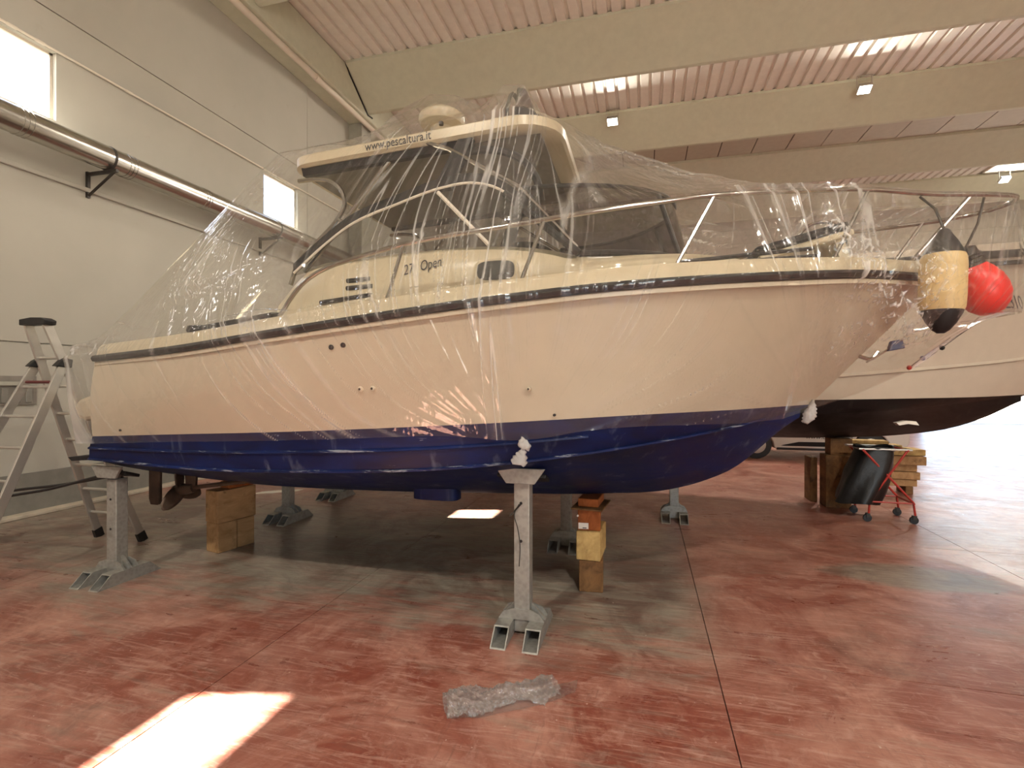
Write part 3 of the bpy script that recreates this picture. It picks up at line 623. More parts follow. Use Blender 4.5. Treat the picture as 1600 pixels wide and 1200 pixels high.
MB().prism([(-4.72, 1.03), (-4.40, 1.06), (-4.40, 1.02), (-4.68, 1.0)], YC - 1.0, YC - .45).build('trim_tab', DRK, boat, bevel=0.004)
MB().prism([(-4.30, 1.36), (-4.66, 1.33), (-4.76, 1.37), (-4.79, 1.44), (-4.72, 1.52), (-4.55, 1.57), (-4.28, 1.58)], YC - .92, YC + .92).build('swim_platform', WHT, boat, bevel=0.04)
MB().prism(oval(-1.60, YC - .42, .19, .09), .735, .88, 'z').build('keel_pod', 'blue_antifouling', boat, smooth=True)

# ------------------------------------------------------------------ fenders hung on the bow
t = thing('cylinder_fender', (1.79, 3.70, 1.97), 'large cream cylinder fender with black cone ends hanging at the bow', 'fender')
fx, fy = 1.735, 3.70
tiltv = Vector((.03, 0, 1)).normalized(); o0 = (fx - .01, fy, 0)
MB().lathe([(.106, 2.10), (.116, 2.125), (.119, 2.2), (.119, 2.38), (.115, 2.43), (.106, 2.455)], o0, 28, tiltv).build('body', CRM, t, smooth=True)
MB().lathe([(.02, 1.965), (.045, 1.985), (.076, 2.03), (.102, 2.085), (.109, 2.105)], o0, 28, tiltv).build('end_cone', BLK, t, smooth=True)
MB().lathe([(.109, 2.45), (.098, 2.475), (.07, 2.53), (.045, 2.57), (.03, 2.60), (.02, 2.61)], o0, 28, tiltv).build('end_cone', BLK, t, smooth=True)
MB().tube([(fx + .07, fy, 2.60), (fx + .04, fy + .04, 2.75), (fx, fy + .13, 2.86)], 0.008, 6).build('rope', STEEL, t)
t = thing('ball_fender', (2.17, 3.93, 2.1), 'red ball fender with black neck at the bow tip', 'fender')
ax = Vector((-.34, -.10, .80)).normalized(); oo = Vector((2.13, 3.93, 2.25))
MB().lathe([(.02, -.16), (.065, -.145), (.108, -.10), (.132, -.04), (.134, .02), (.122, .08), (.094, .14), (.063, .185)], oo, 28, ax).build('body', REDB, t, smooth=True)
MB().lathe([(.067, .18), (.062, .22), (.055, .27), (.05, .30), (.02, .31)], oo, 20, ax).build('neck', BLK, t, smooth=True)
for q in (.2, .225, .25): MB().lathe([(.06, q - .006), (.068, q), (.06, q + .006)], oo, 20, ax).build('neck_ring', STEEL, t, smooth=True)
MB().tube([oo + ax * .3, (2.12, 3.97, 2.70), (2.16, 3.98, 2.87)], 0.008, 6).build('rope', STEEL, t)
t = thing('fender_line', (1.6, 4.1, 1.7), 'thin cord with navy cleat block against the bow hull', 'cord')
MB().tube([(1.50, 4.02, 1.80), (1.58, 3.98, 1.86), (1.68, 3.93, 1.95)], 0.008, 6).build('cord', CHR, t)
MB().prism([(1.60, 1.87), (1.70, 1.89), (1.68, 1.95), (1.62, 1.94)], 3.93, 3.98).build('block', NAVY, t, bevel=0.008)
for k, (x, z, c, nm) in enumerate(((1.805, 1.765, REDP, 'rust red'), (1.885, 1.83, NAVY, 'blue'), (2.0, 1.90, DRK, 'dark'))):
    t = thing('bungee_toggle', (x, 4.14, z), '%s toggle ball on a cord at the lower film edge under the bow' % nm, 'toggle', 'toggle balls under the bow')
    MB().lathe([(.003, -.017), (.012, -.012), (.017, 0), (.012, .012), (.003, .017)], (x, 4.13, z), 12).build('ball', c, t, smooth=True)
    MB().tube([(x, 4.13, z), (x + .06, 4.08, z + .07), (x + .10, 4.0, z + .13)], 0.004, 6).build('cord', GRYP, t)

# ------------------------------------------------------------------ clear plastic film over the boat
def vnoise1(x, seed):
    r = np.random.RandomState(seed).rand(4096); i = np.floor(x).astype(int); f = x - i; f = f * f * (3 - 2 * f)
    return r[i % 4096] * (1 - f) + r[(i + 1) % 4096] * f
def vnoise2(x, y, seed):
    r = np.random.RandomState(seed).rand(256, 256); i = np.floor(x).astype(int); j = np.floor(y).astype(int); f = x - i; g = y - j
    f = f * f * (3 - 2 * f); g = g * g * (3 - 2 * g); a = lambda p, q: r[p % 256, q % 256]
    return (a(i, j) * (1 - f) + a(i + 1, j) * f) * (1 - g) + (a(i, j + 1) * (1 - f) + a(i + 1, j + 1) * f) * g
def ridge(n, p): return (1 - np.abs(2 * n - 1)) ** p
shT = np.array(SHEER); wlT = np.array(WL)
def tab(rows, X):
    T = np.array(rows, float); return np.stack([np.interp(X, T[:, 0], T[:, k]) for k in range(1, T.shape[1])], -1)
def smst(v, a, b):
    t_ = np.clip((v - a) / (b - a), 0, 1); return t_ * t_ * (3 - 2 * t_)
def film_half(sgn, NX, cnt, seed):
    FX = np.linspace(-4.47, 2.462, NX)
    sb, sz = crom(shT[:, 0], shT[:, 1], FX), crom(shT[:, 0], shT[:, 2], FX)
    wb_, wz_ = crom(wlT[:, 0], wlT[:, 1], FX), crom(wlT[:, 0], wlT[:, 2], FX)
    B = np.stack([wb_ + .014, wz_ - .055 - .055 * np.exp(-((FX + .7) / .35) ** 2) - .03 * np.clip(FX + .4, 0, 1)], -1)
    S = np.stack([sb + .052, sz + .0], -1)
    bowB = tab([(-9, .03, 1.45), (1.12, .03, 1.45), (1.2, .02, 1.46), (1.5, .02, 1.58), (1.83, .02, 1.745), (2.18, .02, 2.03), (2.462, .012, 2.17)], FX)
    bowS = tab([(-9, .9, 2.3), (1.0, .9, 2.31), (1.2, .80, 2.33), (1.6, .73, 2.33), (1.85, .71, 2.3), (2.1, .54, 2.28), (2.35, .30, 2.27), (2.44, .10, 2.27), (2.462, .012, 2.27)], FX)
    kb = np.clip((FX - .95) / .2, 0, 1)[:, None]; ks = np.clip((FX - .75) / .4, 0, 1)[:, None]
    B = B * (1 - kb) + bowB * kb; S = S * (1 - ks) + bowS * ks
    Mq = .5 * (B + S) + np.stack([.018 * (1 - kb[:, 0]), 0 * FX], -1)
    kM = np.clip((FX - 1.35) / .25, 0, 1)[:, None]; Mq = Mq * (1 - kM) + (B * .22 + S * .78 + np.array([0, -.12])) * kM
    H = tab([(-4.47, 1.10, 1.93), (-4.25, 1.09, 1.98), (-2.74, .825, 3.44), (-.80, .815, 3.56), (-.55, .62, 3.52), (-.28, .58, 3.34), (.3, .52, 3.10), (.8, .42, 2.95), (1.37, .30, 2.915), (2.0, .16, 2.90), (2.44, .02, 2.905), (2.462, .008, 2.90)], FX)
    Cc = tab([(-4.47, 0, 1.96), (-4.25, 0, 2.0), (-2.74, 0, 3.50), (-2.2, 0, 3.66), (-1.96, 0, 4.05), (-1.74, 0, 4.125), (-1.52, 0, 4.08), (-1.28, 0, 3.97), (-1.10, 0, 4.14), (-.93, 0, 4.11), (-.80, 0, 3.86), (-.6, 0, 3.545), (-.28, 0, 3.39), (.3, 0, 3.17), (.8, 0, 2.985), (1.37, 0, 2.925), (2.462, 0, 2.91)], FX)
    h2k = tab([(-4.47, 0), (-2.2, 0), (-1.95, 1), (-.95, 1), (-.7, 0), (9, 0)], FX)[:, 0]
    H2 = H * .35 + Cc * .65; wk_ = np.interp(FX, [-1.5, -1.2], [.26, .215]); H2[:, 0] = H2[:, 0] * (1 - h2k) + wk_ * h2k; H2[:, 1] = H2[:, 1] * (1 - h2k) + (Cc[:, 1] - .045) * h2k
    rb_, rz_ = np.interp(FX, RX, RB), np.interp(FX, RX, RZ)
    line = S + (H - S) * .36
    rk = np.clip((FX + 2.35) / .25, 0, 1)[:, None]
    Rr = line * (1 - rk) + np.stack([rb_ + .017, rz_ + .012], -1) * rk
    ctrl = [B, Mq, S, Rr, H, H2, Cc]
    prof = []
    for a, b, n in zip(ctrl[:-1], ctrl[1:], cnt):
        for q in np.linspace(0, 1, n, endpoint=False): prof.append(a + (b - a) * q)
    prof.append(ctrl[-1])
    G = np.stack(prof, 1); nr = G.shape[1]                     # NX x rows x (half breadth, z)
    rowS = cnt[0] + cnt[1]; rowR = rowS + cnt[2]; rowH = rowR + cnt[3]
    qi = np.zeros(nr); qi[rowR:rowH + 1] = np.sin(np.linspace(0, math.pi, cnt[3] + 1))
    G[:, :, 0] -= qi[None] * .045 * (np.clip((FX + 2.9) / .3, 0, 1) * np.clip((.9 - FX) / .5, 0, 1))[:, None]
    _hz = np.stack([np.interp(FX, r[:, 0], r[:, 2]) for r in top]); _hb = np.stack([np.where(FX <= r[-1, 0], np.interp(FX, r[:, 0], r[:, 1]), 0.0) for r in top])
    m_ = rowS + max(3, cnt[2] // 4)
    for i_ in range(NX):
        if FX[i_] < -4.2: continue
        zz_ = G[i_, :m_, 1]; hb_ = np.interp(zz_, _hz[:, i_], _hb[:, i_]); ok_ = (zz_ > _hz[0, i_] - .12) & (hb_ > 0.013)
        G[i_, :m_, 0] = np.where(ok_, np.maximum(G[i_, :m_, 0], hb_ + .016), G[i_, :m_, 0])
    seg = np.sqrt((np.diff(G, axis=1) ** 2).sum(-1)); s_ = np.concatenate([np.zeros((NX, 1)), np.cumsum(seg, 1)], 1)
    XX = np.repeat(FX[:, None], nr, 1)
    # fold coordinates: arcs from the peak to the knot, and a fan from the stem
    sp = np.interp(-1.0, FX, s_[:, rowH]) + .35
    th = np.arctan2(XX + .72, s_ + .04) + np.arctan2(XX + 1.0, np.maximum(sp - s_, .05))
    th2 = np.arctan2(XX - 1.22, s_ + .05) * 1.3
    k2 = smst(XX, .25, .75); wob = vnoise2(XX * 1.3 + 9, s_ * 1.3 + 5, seed + 3) - .5
    free = smst(s_ - s_[:, rowS:rowS + 1], -.08, .10)
    dX = np.gradient(XX, axis=0); dS = np.maximum(np.gradient(s_, axis=1), 1e-4)
    h = np.zeros_like(XX); L = np.zeros_like(XX)
    e1 = smst(vnoise2(XX * 1.9 + 31, s_ * 1.5 + 3, seed + 60), .35, .75); e2 = smst(vnoise2(XX * 3.6 + 11, s_ * 2.2 + 7, seed + 61), .40, .80)
    for sig, wt, sd in ((th, 1 - k2, 0), (th2, k2, 7)):
        gm = np.sqrt((np.gradient(sig, axis=0) / dX) ** 2 + (np.gradient(sig, axis=1) / dS) ** 2) + 1e-3
        for fq, sy, wd, amp_f, amp_h, lw, ev in ((7, .25, .03, .030, .010, .5, e1 * .8 + .2), (16, .3, .035, .016, .006, 1.0, e1 + .12), (37, .4, .06, .008, .003, .8, e2), (62, .6, .09, .003, .0012, .55, e1 * e2)):
            n = vnoise2(sig * fq + 100 + wob * 1.2, s_ * sy + 20 + sd, seed + int(fq) + sd)
            wv = 1.0 / (fq * gm)
            a = amp_h + (amp_f - amp_h) * free
            h += wt * np.minimum(a, .14 * wv) * (1 - np.abs(2 * n - 1)) ** 1.5 * (ev * .8 + .2)
            ln = 1 - smst(np.abs(n - .5), 0, wd)
            lim = np.clip(wv * wd / .0030, 0, 1) ** 1.5
            L += wt * ln * lw * ev * lim * ((.45 if fq > 30 else .8) + (.55 if fq > 30 else .2) * free)
    th3 = np.arctan2(s_ - s_[:, rowH:rowH + 1] - .05, XX + .62) * 1.6; k3 = smst(XX, -.5, -.3) * (1 - smst(XX, .35, .95)) * smst(s_ - s_[:, rowR:rowR + 1], .0, .12)
    for fq, wd, lw in ((14, .05, .9), (33, .07, .8), (70, .10, .5)):
        n = vnoise2(th3 * fq + 50 + wob, XX * .5 + 3, seed + int(fq) + 200); L = L * (1 - .25 * k3) + k3 * lw * (1 - smst(np.abs(n - .5), 0, wd)) * (.35 + e2); h += k3 * .10 / fq * (1 - np.abs(2 * n - 1))
    th4 = np.arctan2(s_[:, rowH:rowH + 1] - s_ + .03, -(XX + 2.55)) * 1.6; k4 = (1 - smst(XX, -3.0, -2.75)) * free
    for fq, wd, lw in ((15, .045, .7), (34, .07, .6), (66, .10, .4)):
        n = vnoise2(th4 * fq + 70 + wob, XX * .4 + 9, seed + int(fq) + 300); L = L * (1 - .15 * k4) + k4 * lw * (1 - smst(np.abs(n - .5), 0, wd)) * (.25 + e1); h += k4 * .07 / fq * (1 - np.abs(2 * n - 1))
    L *= 1 + .9 * np.exp(-((XX + 1.15) / .55) ** 2) * free
    # gathered curtain between the peak and the knot
    cen = np.exp(-((XX + .86) / (.04 + .055 * s_)) ** 2) + .55 * np.exp(-((XX + 1.28 - .13 * s_) / (.03 + .02 * s_)) ** 2) * free + .5 * np.exp(-((XX + 1.75 - .30 * s_) / (.04 + .02 * s_)) ** 2) * free
    bun = vnoise2(XX * 36 + wob * 3, s_ * .8, seed + 90); bl = 1 - smst(np.abs(bun - .5), 0, .14)
    L += cen * (1.1 * bl + .10); h += cen * .008 * (1 - np.abs(2 * bun - 1))
    # crinkled zones: bow and the aft slope
    band = np.exp(-((XX - 1.98 + .62 * s_) / .10) ** 2) * smst(s_, .35, .55) * (1 - smst(s_ - s_[:, rowR:rowR + 1], -.12, .0)) * (XX > 1.0)
    cz = 1.5 * np.exp(-((XX - 1.45) / .32) ** 2) * np.exp(-((s_ - .85) / .42) ** 2) + 1.6 * band + .9 * np.exp(-((XX + 3.05) / .50) ** 2) * np.exp(-((s_ - 1.25) / .40) ** 2) + .6 * np.exp(-((XX + 2.0) / .45) ** 2) * np.exp(-((s_ - .95) / .22) ** 2)
    c1 = vnoise2(XX * 46 + s_ * 18 + 3 * wob, s_ * 20 - XX * 7, seed + 71); c2 = vnoise2(XX * 17 - s_ * 6, s_ * 15 + XX * 4, seed + 72); gate = np.maximum(smst(vnoise2(XX * 6, s_ * 6, seed + 73), .3, .65), np.clip(band, 0, 1))
    h += cz * gate * (.006 * (1 - np.abs(2 * c1 - 1)) ** 1.5 + .016 * (1 - np.abs(2 * c2 - 1)) ** 1.5)
    L += cz * gate * (.75 * (1 - smst(np.abs(c1 - .5), 0, .10)) + .4 * (1 - smst(np.abs(c2 - .5), 0, .05)))
    h += .0010 * vnoise2(XX * 60, s_ * 60, seed + 5) + .0025 * vnoise2(XX * 22, s_ * 20, seed + 6)
    tp_ = smst(s_ - s_[:, rowH:rowH + 1], .0, .35); L *= 1 - .65 * tp_; h *= 1 - .5 * tp_
    rail_k = np.exp(-((s_ - s_[:, rowR:rowR + 1]) / .03) ** 2); h *= (1 - .8 * rail_k)
    h[-1] = 0; h[:, -1] *= 0
    P = np.stack([XX, -sgn * G[:, :, 0], G[:, :, 1]], -1)
    du = np.gradient(P, axis=0); dv = np.gradient(P, axis=1); nn = np.cross(dv, du); nn /= np.linalg.norm(nn, axis=-1, keepdims=True) + 1e-9
    nn *= np.where((nn[..., 1:2] * -sgn + .4 * nn[..., 2:3]) < 0, -1, 1)
    P = P + nn * h[..., None]; P[:, -1, 1] = 0.0
    # transom end: pulled in over the stern
    ring = P[0]; ctr = np.array([-4.50, 0, 1.55]); caps = []
    for q in (.02, .2, .45, .7, .9):
        c = ctr + (ring - ctr) * q; c[:, 0] = -4.485 - .03 * (1 - q); caps.append(c)
    return np.concatenate([np.stack(caps), P], 0), np.concatenate([np.stack([L[0] * 0] * 5), L], 0)
film = thing('plastic_sheet', (-1.2, YC, 0), 'clear crinkled plastic film draped over the whole blue-bottomed boat', 'plastic sheet')
for sgn, NX_, cnt_, sd_ in ((1, 1350, [34, 34, 56, 84, 18, 12], 20), (-1, 480, [10, 10, 20, 30, 8, 6], 120)):
    FULL, FDF = film_half(sgn, NX_, cnt_, sd_); nx, ny = FULL.shape[:2]
    vv = FULL.reshape(-1, 3) + np.array([1.2, 0, 0]); idx = np.arange(nx * ny).reshape(nx, ny)
    fq = np.stack([idx[:-1, :-1], idx[1:, :-1], idx[1:, 1:], idx[:-1, 1:]], -1).reshape(-1, 4)
    me = bpy.data.meshes.new('film'); me.vertices.add(len(vv)); me.vertices.foreach_set('co', vv.astype(np.float32).ravel())
    me.loops.add(fq.size); me.loops.foreach_set('vertex_index', fq.ravel().astype(np.int32)); me.polygons.add(len(fq))
    me.polygons.foreach_set('loop_start', np.arange(0, fq.size, 4, dtype=np.int32)); me.update(calc_edges=True); me.validate()
    at = me.attributes.new('fold', 'FLOAT', 'POINT'); at.data.foreach_set('value', (np.clip(FDF, 0, 1.25) * .56).ravel().astype(np.float32)); me.shade_smooth()
    me.materials.append(MATS['clear_film'])
    fo = bpy.data.objects.new('film', me); COL.objects.link(fo); fo.parent = film; ORG[fo.name] = org(film)
def knot(name, pts, rad, mat='film_scrap'):
    mb = MB().tube(smoothpath(pts, 5), [float(np.interp(k, np.linspace(0, 5 * (len(pts) - 1), len(rad)), rad)) for k in range(5 * (len(pts) - 1) + 1)], 14)
    mb.v = [(p[0] + .005 * math.sin(210 * p[2] + 160 * p[0]), p[1] + .006 * math.sin(170 * p[0] + 190 * p[2]), p[2] + .004 * math.sin(240 * p[0])) for p in mb.v]
    return mb.build(name, mat, film, smooth=True, angle=180)
mat_film('knotted_film', 0.62)
knot('tied_knot', [(-.70, 2.945, 1.33), (-.69, 2.93, 1.295), (-.675, 2.925, 1.285), (-.655, 2.93, 1.262)], [.012, .026, .034, .026, .012], 'knotted_film')
knot('film_tail', [(-.69, 2.93, 1.27), (-.70, 2.93, 1.235), (-.715, 2.93, 1.19), (-.72, 2.93, 1.175)], [.012, .022, .036, .046, .05], 'knotted_film')
knot('film_tail', [(1.21, YC - .03, 1.53), (1.20, YC - .05, 1.47), (1.17, YC - .06, 1.40), (1.15, YC - .06, 1.365)], [.012, .03, .045, .02], 'knotted_film')

# ------------------------------------------------------------------ steel boat stands
def stand(x, y, H, pad_z, out, label, padw=.33, tilt=R(20)):
    t = thing('boat_stand', (x, y, 0), label, 'boat stand', 'galvanised steel boat stands')
    po = MB().box((x - .053, y - .053, .015), (x + .053, y + .053, H)).build('post', 'galv', t, bevel=0.008)
    for z in (H - .17, H - .42): MB().lathe([(.010, .004), (.010, -.002), (.001, -.0025)], (x - .004, y - .054, z), 12, (0, 1, 0)).build('pin_hole', BLK, po)
    for sx in (-1, 1):
        cx = x + sx * .103; mb = MB(); o, i = .05, .043
        ends = []
        for sg in (-1, 1):
            ring = []
            for r_, zz in ((o, (0.0, .1)), (i, (.007, .093))):
                ring.append([(cx + a * r_, y + sg * (.275 - .11 * (b / .1)), b) for a, b in ((-1, zz[0]), (1, zz[0]), (1, zz[1]), (-1, zz[1]))])
            ends.append(ring)
        vs = ends[0][0] + ends[0][1] + ends[1][0] + ends[1][1]; fs = []
        for k in range(4):
            j = (k + 1) % 4
            fs += [(k, j, 8 + j, 8 + k), (4 + k, 12 + k, 12 + j, 4 + j), (k, 4 + k, 4 + j, j), (8 + k, 8 + j, 12 + j, 12 + k)]
        mb.add(vs, fs).build('foot_tube', 'galv', t)
    for sg in (-1, 1):
        yy = y + sg * .058
        MB().prism([(x - .155, .101), (x + .155, .101), (x + .12, .15), (x + .06, .17), (x - .06, .17), (x - .12, .15)], yy - .006, yy + .006).build('gusset_plate', 'galv', t)
        MB().add([(x + sg * .055, y - .012, .10), (x + sg * .055, y + .012, .10), (x + sg * .155, y + .012, .10), (x + sg * .155, y - .012, .10), (x + sg * .055, y - .012, .20), (x + sg * .055, y + .012, .20)], [(0, 1, 2, 3), (0, 3, 4), (1, 5, 2), (0, 4, 5, 1), (3, 2, 5, 4)]).build('side_rib', 'galv', t)
    MB().tube([(x, y, H - .02), (x, y, pad_z - .08)], 0.019, 10).build('screw_rod', STEEL, t, smooth=True)
    MB().lathe([(.042, 0), (.042, .03), (.02, .035)], (x, y, H), 6).build('nut', STEEL, t)
    MB().tube([(x - .09, y - .03, H + .018), (x + .03, y - .02, H + .018)], 0.008, 6).build('turn_handle', STEEL, t)
    h = padw / 2; yp = y - out * .085
    pd = MB().prism([(x - h, pad_z), (x + h, pad_z), (x + h * .58, pad_z - .10), (x - h * .58, pad_z - .10)], yp - .012, yp + .012).build('pad_plate', 'galv', t, bevel=0.004)
    M = Matrix.Translation((x, y, pad_z - .075)) @ Matrix.Rotation(-out * tilt, 4, 'X')
    MB().box((-h, -.07, -.012), (h, .07, .014), M=M).build('pad', DRK, pd, bevel=0.006)
    return t
stand(-4.33, 3.32, .85, .965, 1, 'tall steel stand under the stern corner, beside the ladder')
s2 = stand(-.775, 3.29, 1.035, 1.10, 1, 'steel stand nearest the camera, below the knotted plastic')
MB().tube(smoothpath([(-.79, 3.233, .86), (-.82, 3.225, .80), (-.80, 3.23, .70), (-.785, 3.232, .60), (-.79, 3.232, .45)], 4), 0.003, 5).build('pin_chain', STEEL, s2)
MB().tube([(-.85, 3.22, .78), (-.78, 3.225, .86)], 0.006, 6).build('pin', STEEL, s2)
stand(-4.18, 5.27, .86, .97, -1, 'steel stand on the far side of the stern, right of the timber blocks')
stand(-.758, 5.13, .98, 1.07, -1, 'steel stand half hidden behind the labelled timber stack')
stand(-4.33, 6.48, 1.05, 1.17, 1, 'small distant steel stand, leftmost of the two for the second boat')
stand(.365, 6.50, 1.02, 1.13, 1, 'distant steel stand seen right of the blue bow, under the second boat')

# ------------------------------------------------------------------ timber blocks under the keel
def block(name, lo, hi, mat, label, rz=0, c=None, group='timber keel blocks'):
    o = MB().box(lo, hi, rz=rz, c=c).build(name, mat, None, bevel=0.009, base=((lo[0] + hi[0]) / 2, (lo[1] + hi[1]) / 2, lo[2]))
    return props(o, label, 'timber block', group)
cs = (-4.0, 4.2, 0); rz = R(-14)
block('timber_block', (-4.15, 4.04, 0), (-3.955, 4.235, .288), 'timber', 'lower front timber block of the stack by the propeller', rz, cs)
block('timber_block', (-4.15, 4.245, 0), (-3.965, 4.43, .285), 'timber', 'lower rear timber block of the stack by the propeller', rz, cs)
block('timber_block', (-4.155, 4.035, .29), (-3.955, 4.44, .605), 'timber', 'large upper timber block of the stack by the propeller', rz, cs)
block('timber_wedge', (-4.12, 4.16, .607), (-3.97, 4.43, .672), 'timber_red', 'thin orange wedge on top of the stack by the propeller', rz, cs)
cb = (-.41, 4.17, 0); rb = R(4)
block('timber_block', (-.505, 4.03, 0), (-.315, 4.36, .25), 'timber_dark', 'bottom brown block of the timber stack under the bow', rb, cb)
block('timber_block', (-.51, 4.02, .252), (-.318, 4.38, .482), 'timber_pale', 'pale middle block of the timber stack under the bow', R(-3), cb)
lb = block('timber_block', (-.515, 4.04, .484), (-.335, 4.34, .648), 'timber_red', 'reddish block with white paper label under the bow', rb, cb)
ORG[lb.name] = Vector((-.425, 4.19, .484))
st = MB().box((-.508, 4.0295, .50), (-.43, 4.0325, .548), rz=rb, c=cb).build('paper_label', PAPER, lb); st['label'] = 'white paper label with small print'
MB().box((-.475, 4.027, .505), (-.445, 4.0300, .512), rz=rb, c=cb).build('print_line', INK, lb)
MB().lathe([(.008, .004), (.008, -.004), (.001, -.005)], (-.505, 4.033, .60), 10, (0, 1, 0)).build('reflector', PAPER, lb)
block('plywood_plate', (-.545, 4.0, .65), (-.29, 4.40, .664), 'timber_dark', 'dark thin plywood plate near the top of the bow stack', R(-6), cb)
block('timber_wedge', (-.50, 4.06, .666), (-.335, 4.34, .732), 'timber_red', 'small orange block on top of the bow stack, touching the keel', R(-5), cb)

# ------------------------------------------------------------------ folding ladder by the stern
def bar(mb, p, q, w_, t_, side=Vector((1, 0, 0))):
    p, q = Vector(p), Vector(q); d = (q - p).normalized(); a = (side - d * side.dot(d)).normalized(); b = d.cross(a); vs = []
    for e in (p, q): vs += [e + a * sx * t_ / 2 + b * sy * w_ / 2 for sx, sy in ((-1, -1), (1, -1), (1, 1), (-1, 1))]
    return mb.add(vs, [(0, 1, 2, 3), (7, 6, 5, 4), (0, 4, 5, 1), (1, 5, 6, 2), (2, 6, 7, 3), (3, 7, 4, 0)])
t = thing('folding_ladder', (-5.4, 3.5, 0), 'aluminium folding ladder with black caps standing behind the stern', 'ladder')
RF = [(-5.1, 4.17, 0.03), (-5.7, 4.17, 0.03)]; RT = [(-5.285, 3.41, 2.20), (-5.515, 3.41, 2.20)]
LF = [(-5.07, 2.70, 0.03), (-5.78, 2.70, 0.03)]; LT = [(-5.235, 3.52, 1.85), (-5.575, 3.52, 1.85)]
lp = lambda a, b, q: tuple(a[k] + (b[k] - a[k]) * q for k in range(3))
for F_, T_ in ((RF, RT), (LF, LT)):
    for k in (0, 1):
        r_ = bar(MB(), F_[k], T_[k], .075, .026).build('rail', ALU, t, bevel=0.004)
        bar(MB(), lp(F_[k], T_[k], -.014), lp(F_[k], T_[k], .03), .085, .036).build('foot', BLK, r_)
for k in range(1, 8):
    q = (k * .27) / 2.2
    if q < .98: MB().tube([lp(RF[0], RT[0], q), lp(RF[1], RT[1], q)], .015, 8).build('rung', ALU, t, smooth=True)
for k in range(1, 7):
    q = (k * .27) / 1.85
    if q < .95: MB().tube([lp(LF[0], LT[0], q), lp(LF[1], LT[1], q)], .013, 8).build('rung', ALU, t, smooth=True)
for k in (0, 1):
    p = LT[k]; MB().prism([(p[1] - .09, p[2] - .035), (p[1] + .05, p[2] - .05), (p[1] + .06, p[2] + .03), (p[1], p[2] + .045), (p[1] - .04, p[2] + .02)], p[0] - .03, p[0] + .03, 'x').build('hinge_cap', BLK, t, bevel=0.008)
MB().prism([(-5.56, 2.19), (-5.24, 2.19), (-5.23, 2.23), (-5.29, 2.255), (-5.42, 2.26), (-5.56, 2.245)], 3.36, 3.46).build('top_cap', BLK, t, bevel=0.008)
MB().tube([lp(LF[0], LT[0], .90), lp(LF[1], LT[1], .90)], .014, 8).build('locking_bar', plain('dark_red_bar', (86, 34, 34), 0.5), t, smooth=True)

# ------------------------------------------------------------------ hoses and loose things on the floor
o = MB().tube(smoothpath([(-4.80, 3.62, .79), (-5.3, 3.56, .70), (-5.87, 3.5, .625), (-6.6, 3.4, .48), (-7.42, 3.3, .36)], 6), .013, 8).build('black_hose', BLK, None, smooth=True, base=(-6, 3.5, .3)); props(o, 'upper of two black hoses stretched from the wall to the ladder', 'hose', 'black hoses')
o = MB().tube(smoothpath([(-4.36, 3.38, .90), (-4.8, 3.42, .80), (-5.3, 3.42, .68), (-5.75, 3.40, .60), (-6.5, 3.3, .42), (-7.42, 3.15, .26)], 6), .013, 8).build('black_hose', BLK, None, smooth=True, base=(-6, 3.4, .2)); props(o, 'lower of two black hoses, reaching the stern stand', 'hose', 'black hoses')
o = MB().prism([(-5.66, 6.35), (-5.40, 6.50), (-5.14, 6.70), (-5.12, 6.80), (-5.35, 6.72), (-5.62, 6.50)], 0.001, .012, 'z').build('white_offcut', PAPER, None, base=(-5.4, 6.6, 0)); props(o, 'pale flat offcut lying on the floor beyond the propeller', 'offcut')
t = thing('film_scrap', (-.68, 2.52, 0), 'crumpled roll of clear plastic film lying on the red floor', 'plastic scrap')
a, b = Vector((-.955, 2.36, .0)), Vector((-.455, 2.70, .0)); d = (b - a).normalized(); nrm = Vector((-d.y, d.x, 0)); rows = []
U_, K_ = np.meshgrid(np.linspace(0, 1, 150), np.arange(56), indexing='ij'); AN = 2 * math.pi * K_ / 56; KK = 28 - np.abs(28 - K_)
NZ = (vnoise2(U_ * 16, KK * .30, 3) - .5) * 1.0 + (1 - np.abs(2 * vnoise2(U_ * 34, KK * .6 + 9, 4) - 1)) * .55 - .3 + (vnoise2(U_ * 80, KK * 1.3, 6) - .5) * .35
for i in range(150):
    q = i / 149; wdt = .070 * (1 + .2 * math.sin(9 * q)) * (1 if q < .85 else 1 - 1.2 * (q - .85)); hh = .042 * (1 - .35 * q); row = []
    for k in range(56):
        rr = 1 + .62 * NZ[i, k]; p = a + (b - a) * q + nrm * (math.cos(AN[i, k]) * wdt * rr + .012 * math.sin(14 * q)) + Vector((0, 0, hh + math.sin(AN[i, k]) * hh * rr)); p.z = max(p.z, .003); row.append(tuple(p))
    rows.append(row)
mat_film('crumpled_film', 0.20, f0=0.20)
MB().grid(rows, wrap=True).build('crumpled_roll', 'crumpled_film', t, smooth=True, angle=80)
rows = []
for i in range(40):
    q = i / 39; c = a + (b - a) * (q * 1.14) - nrm * (.06 + .05 * math.sin(q * 3.1)); e = a + (b - a) * (q * 1.20 + .03) + nrm * (.02)
    rows.append([tuple(c + (e - c) * s + Vector((0, 0, .006 + .012 * float(vnoise2(np.array(q * 14.0), np.array(s * 5), 8))))) for s in np.linspace(0, 1, 12)])
MB().grid(rows).build('loose_flap', 'film_scrap', t, smooth=True, angle=80)

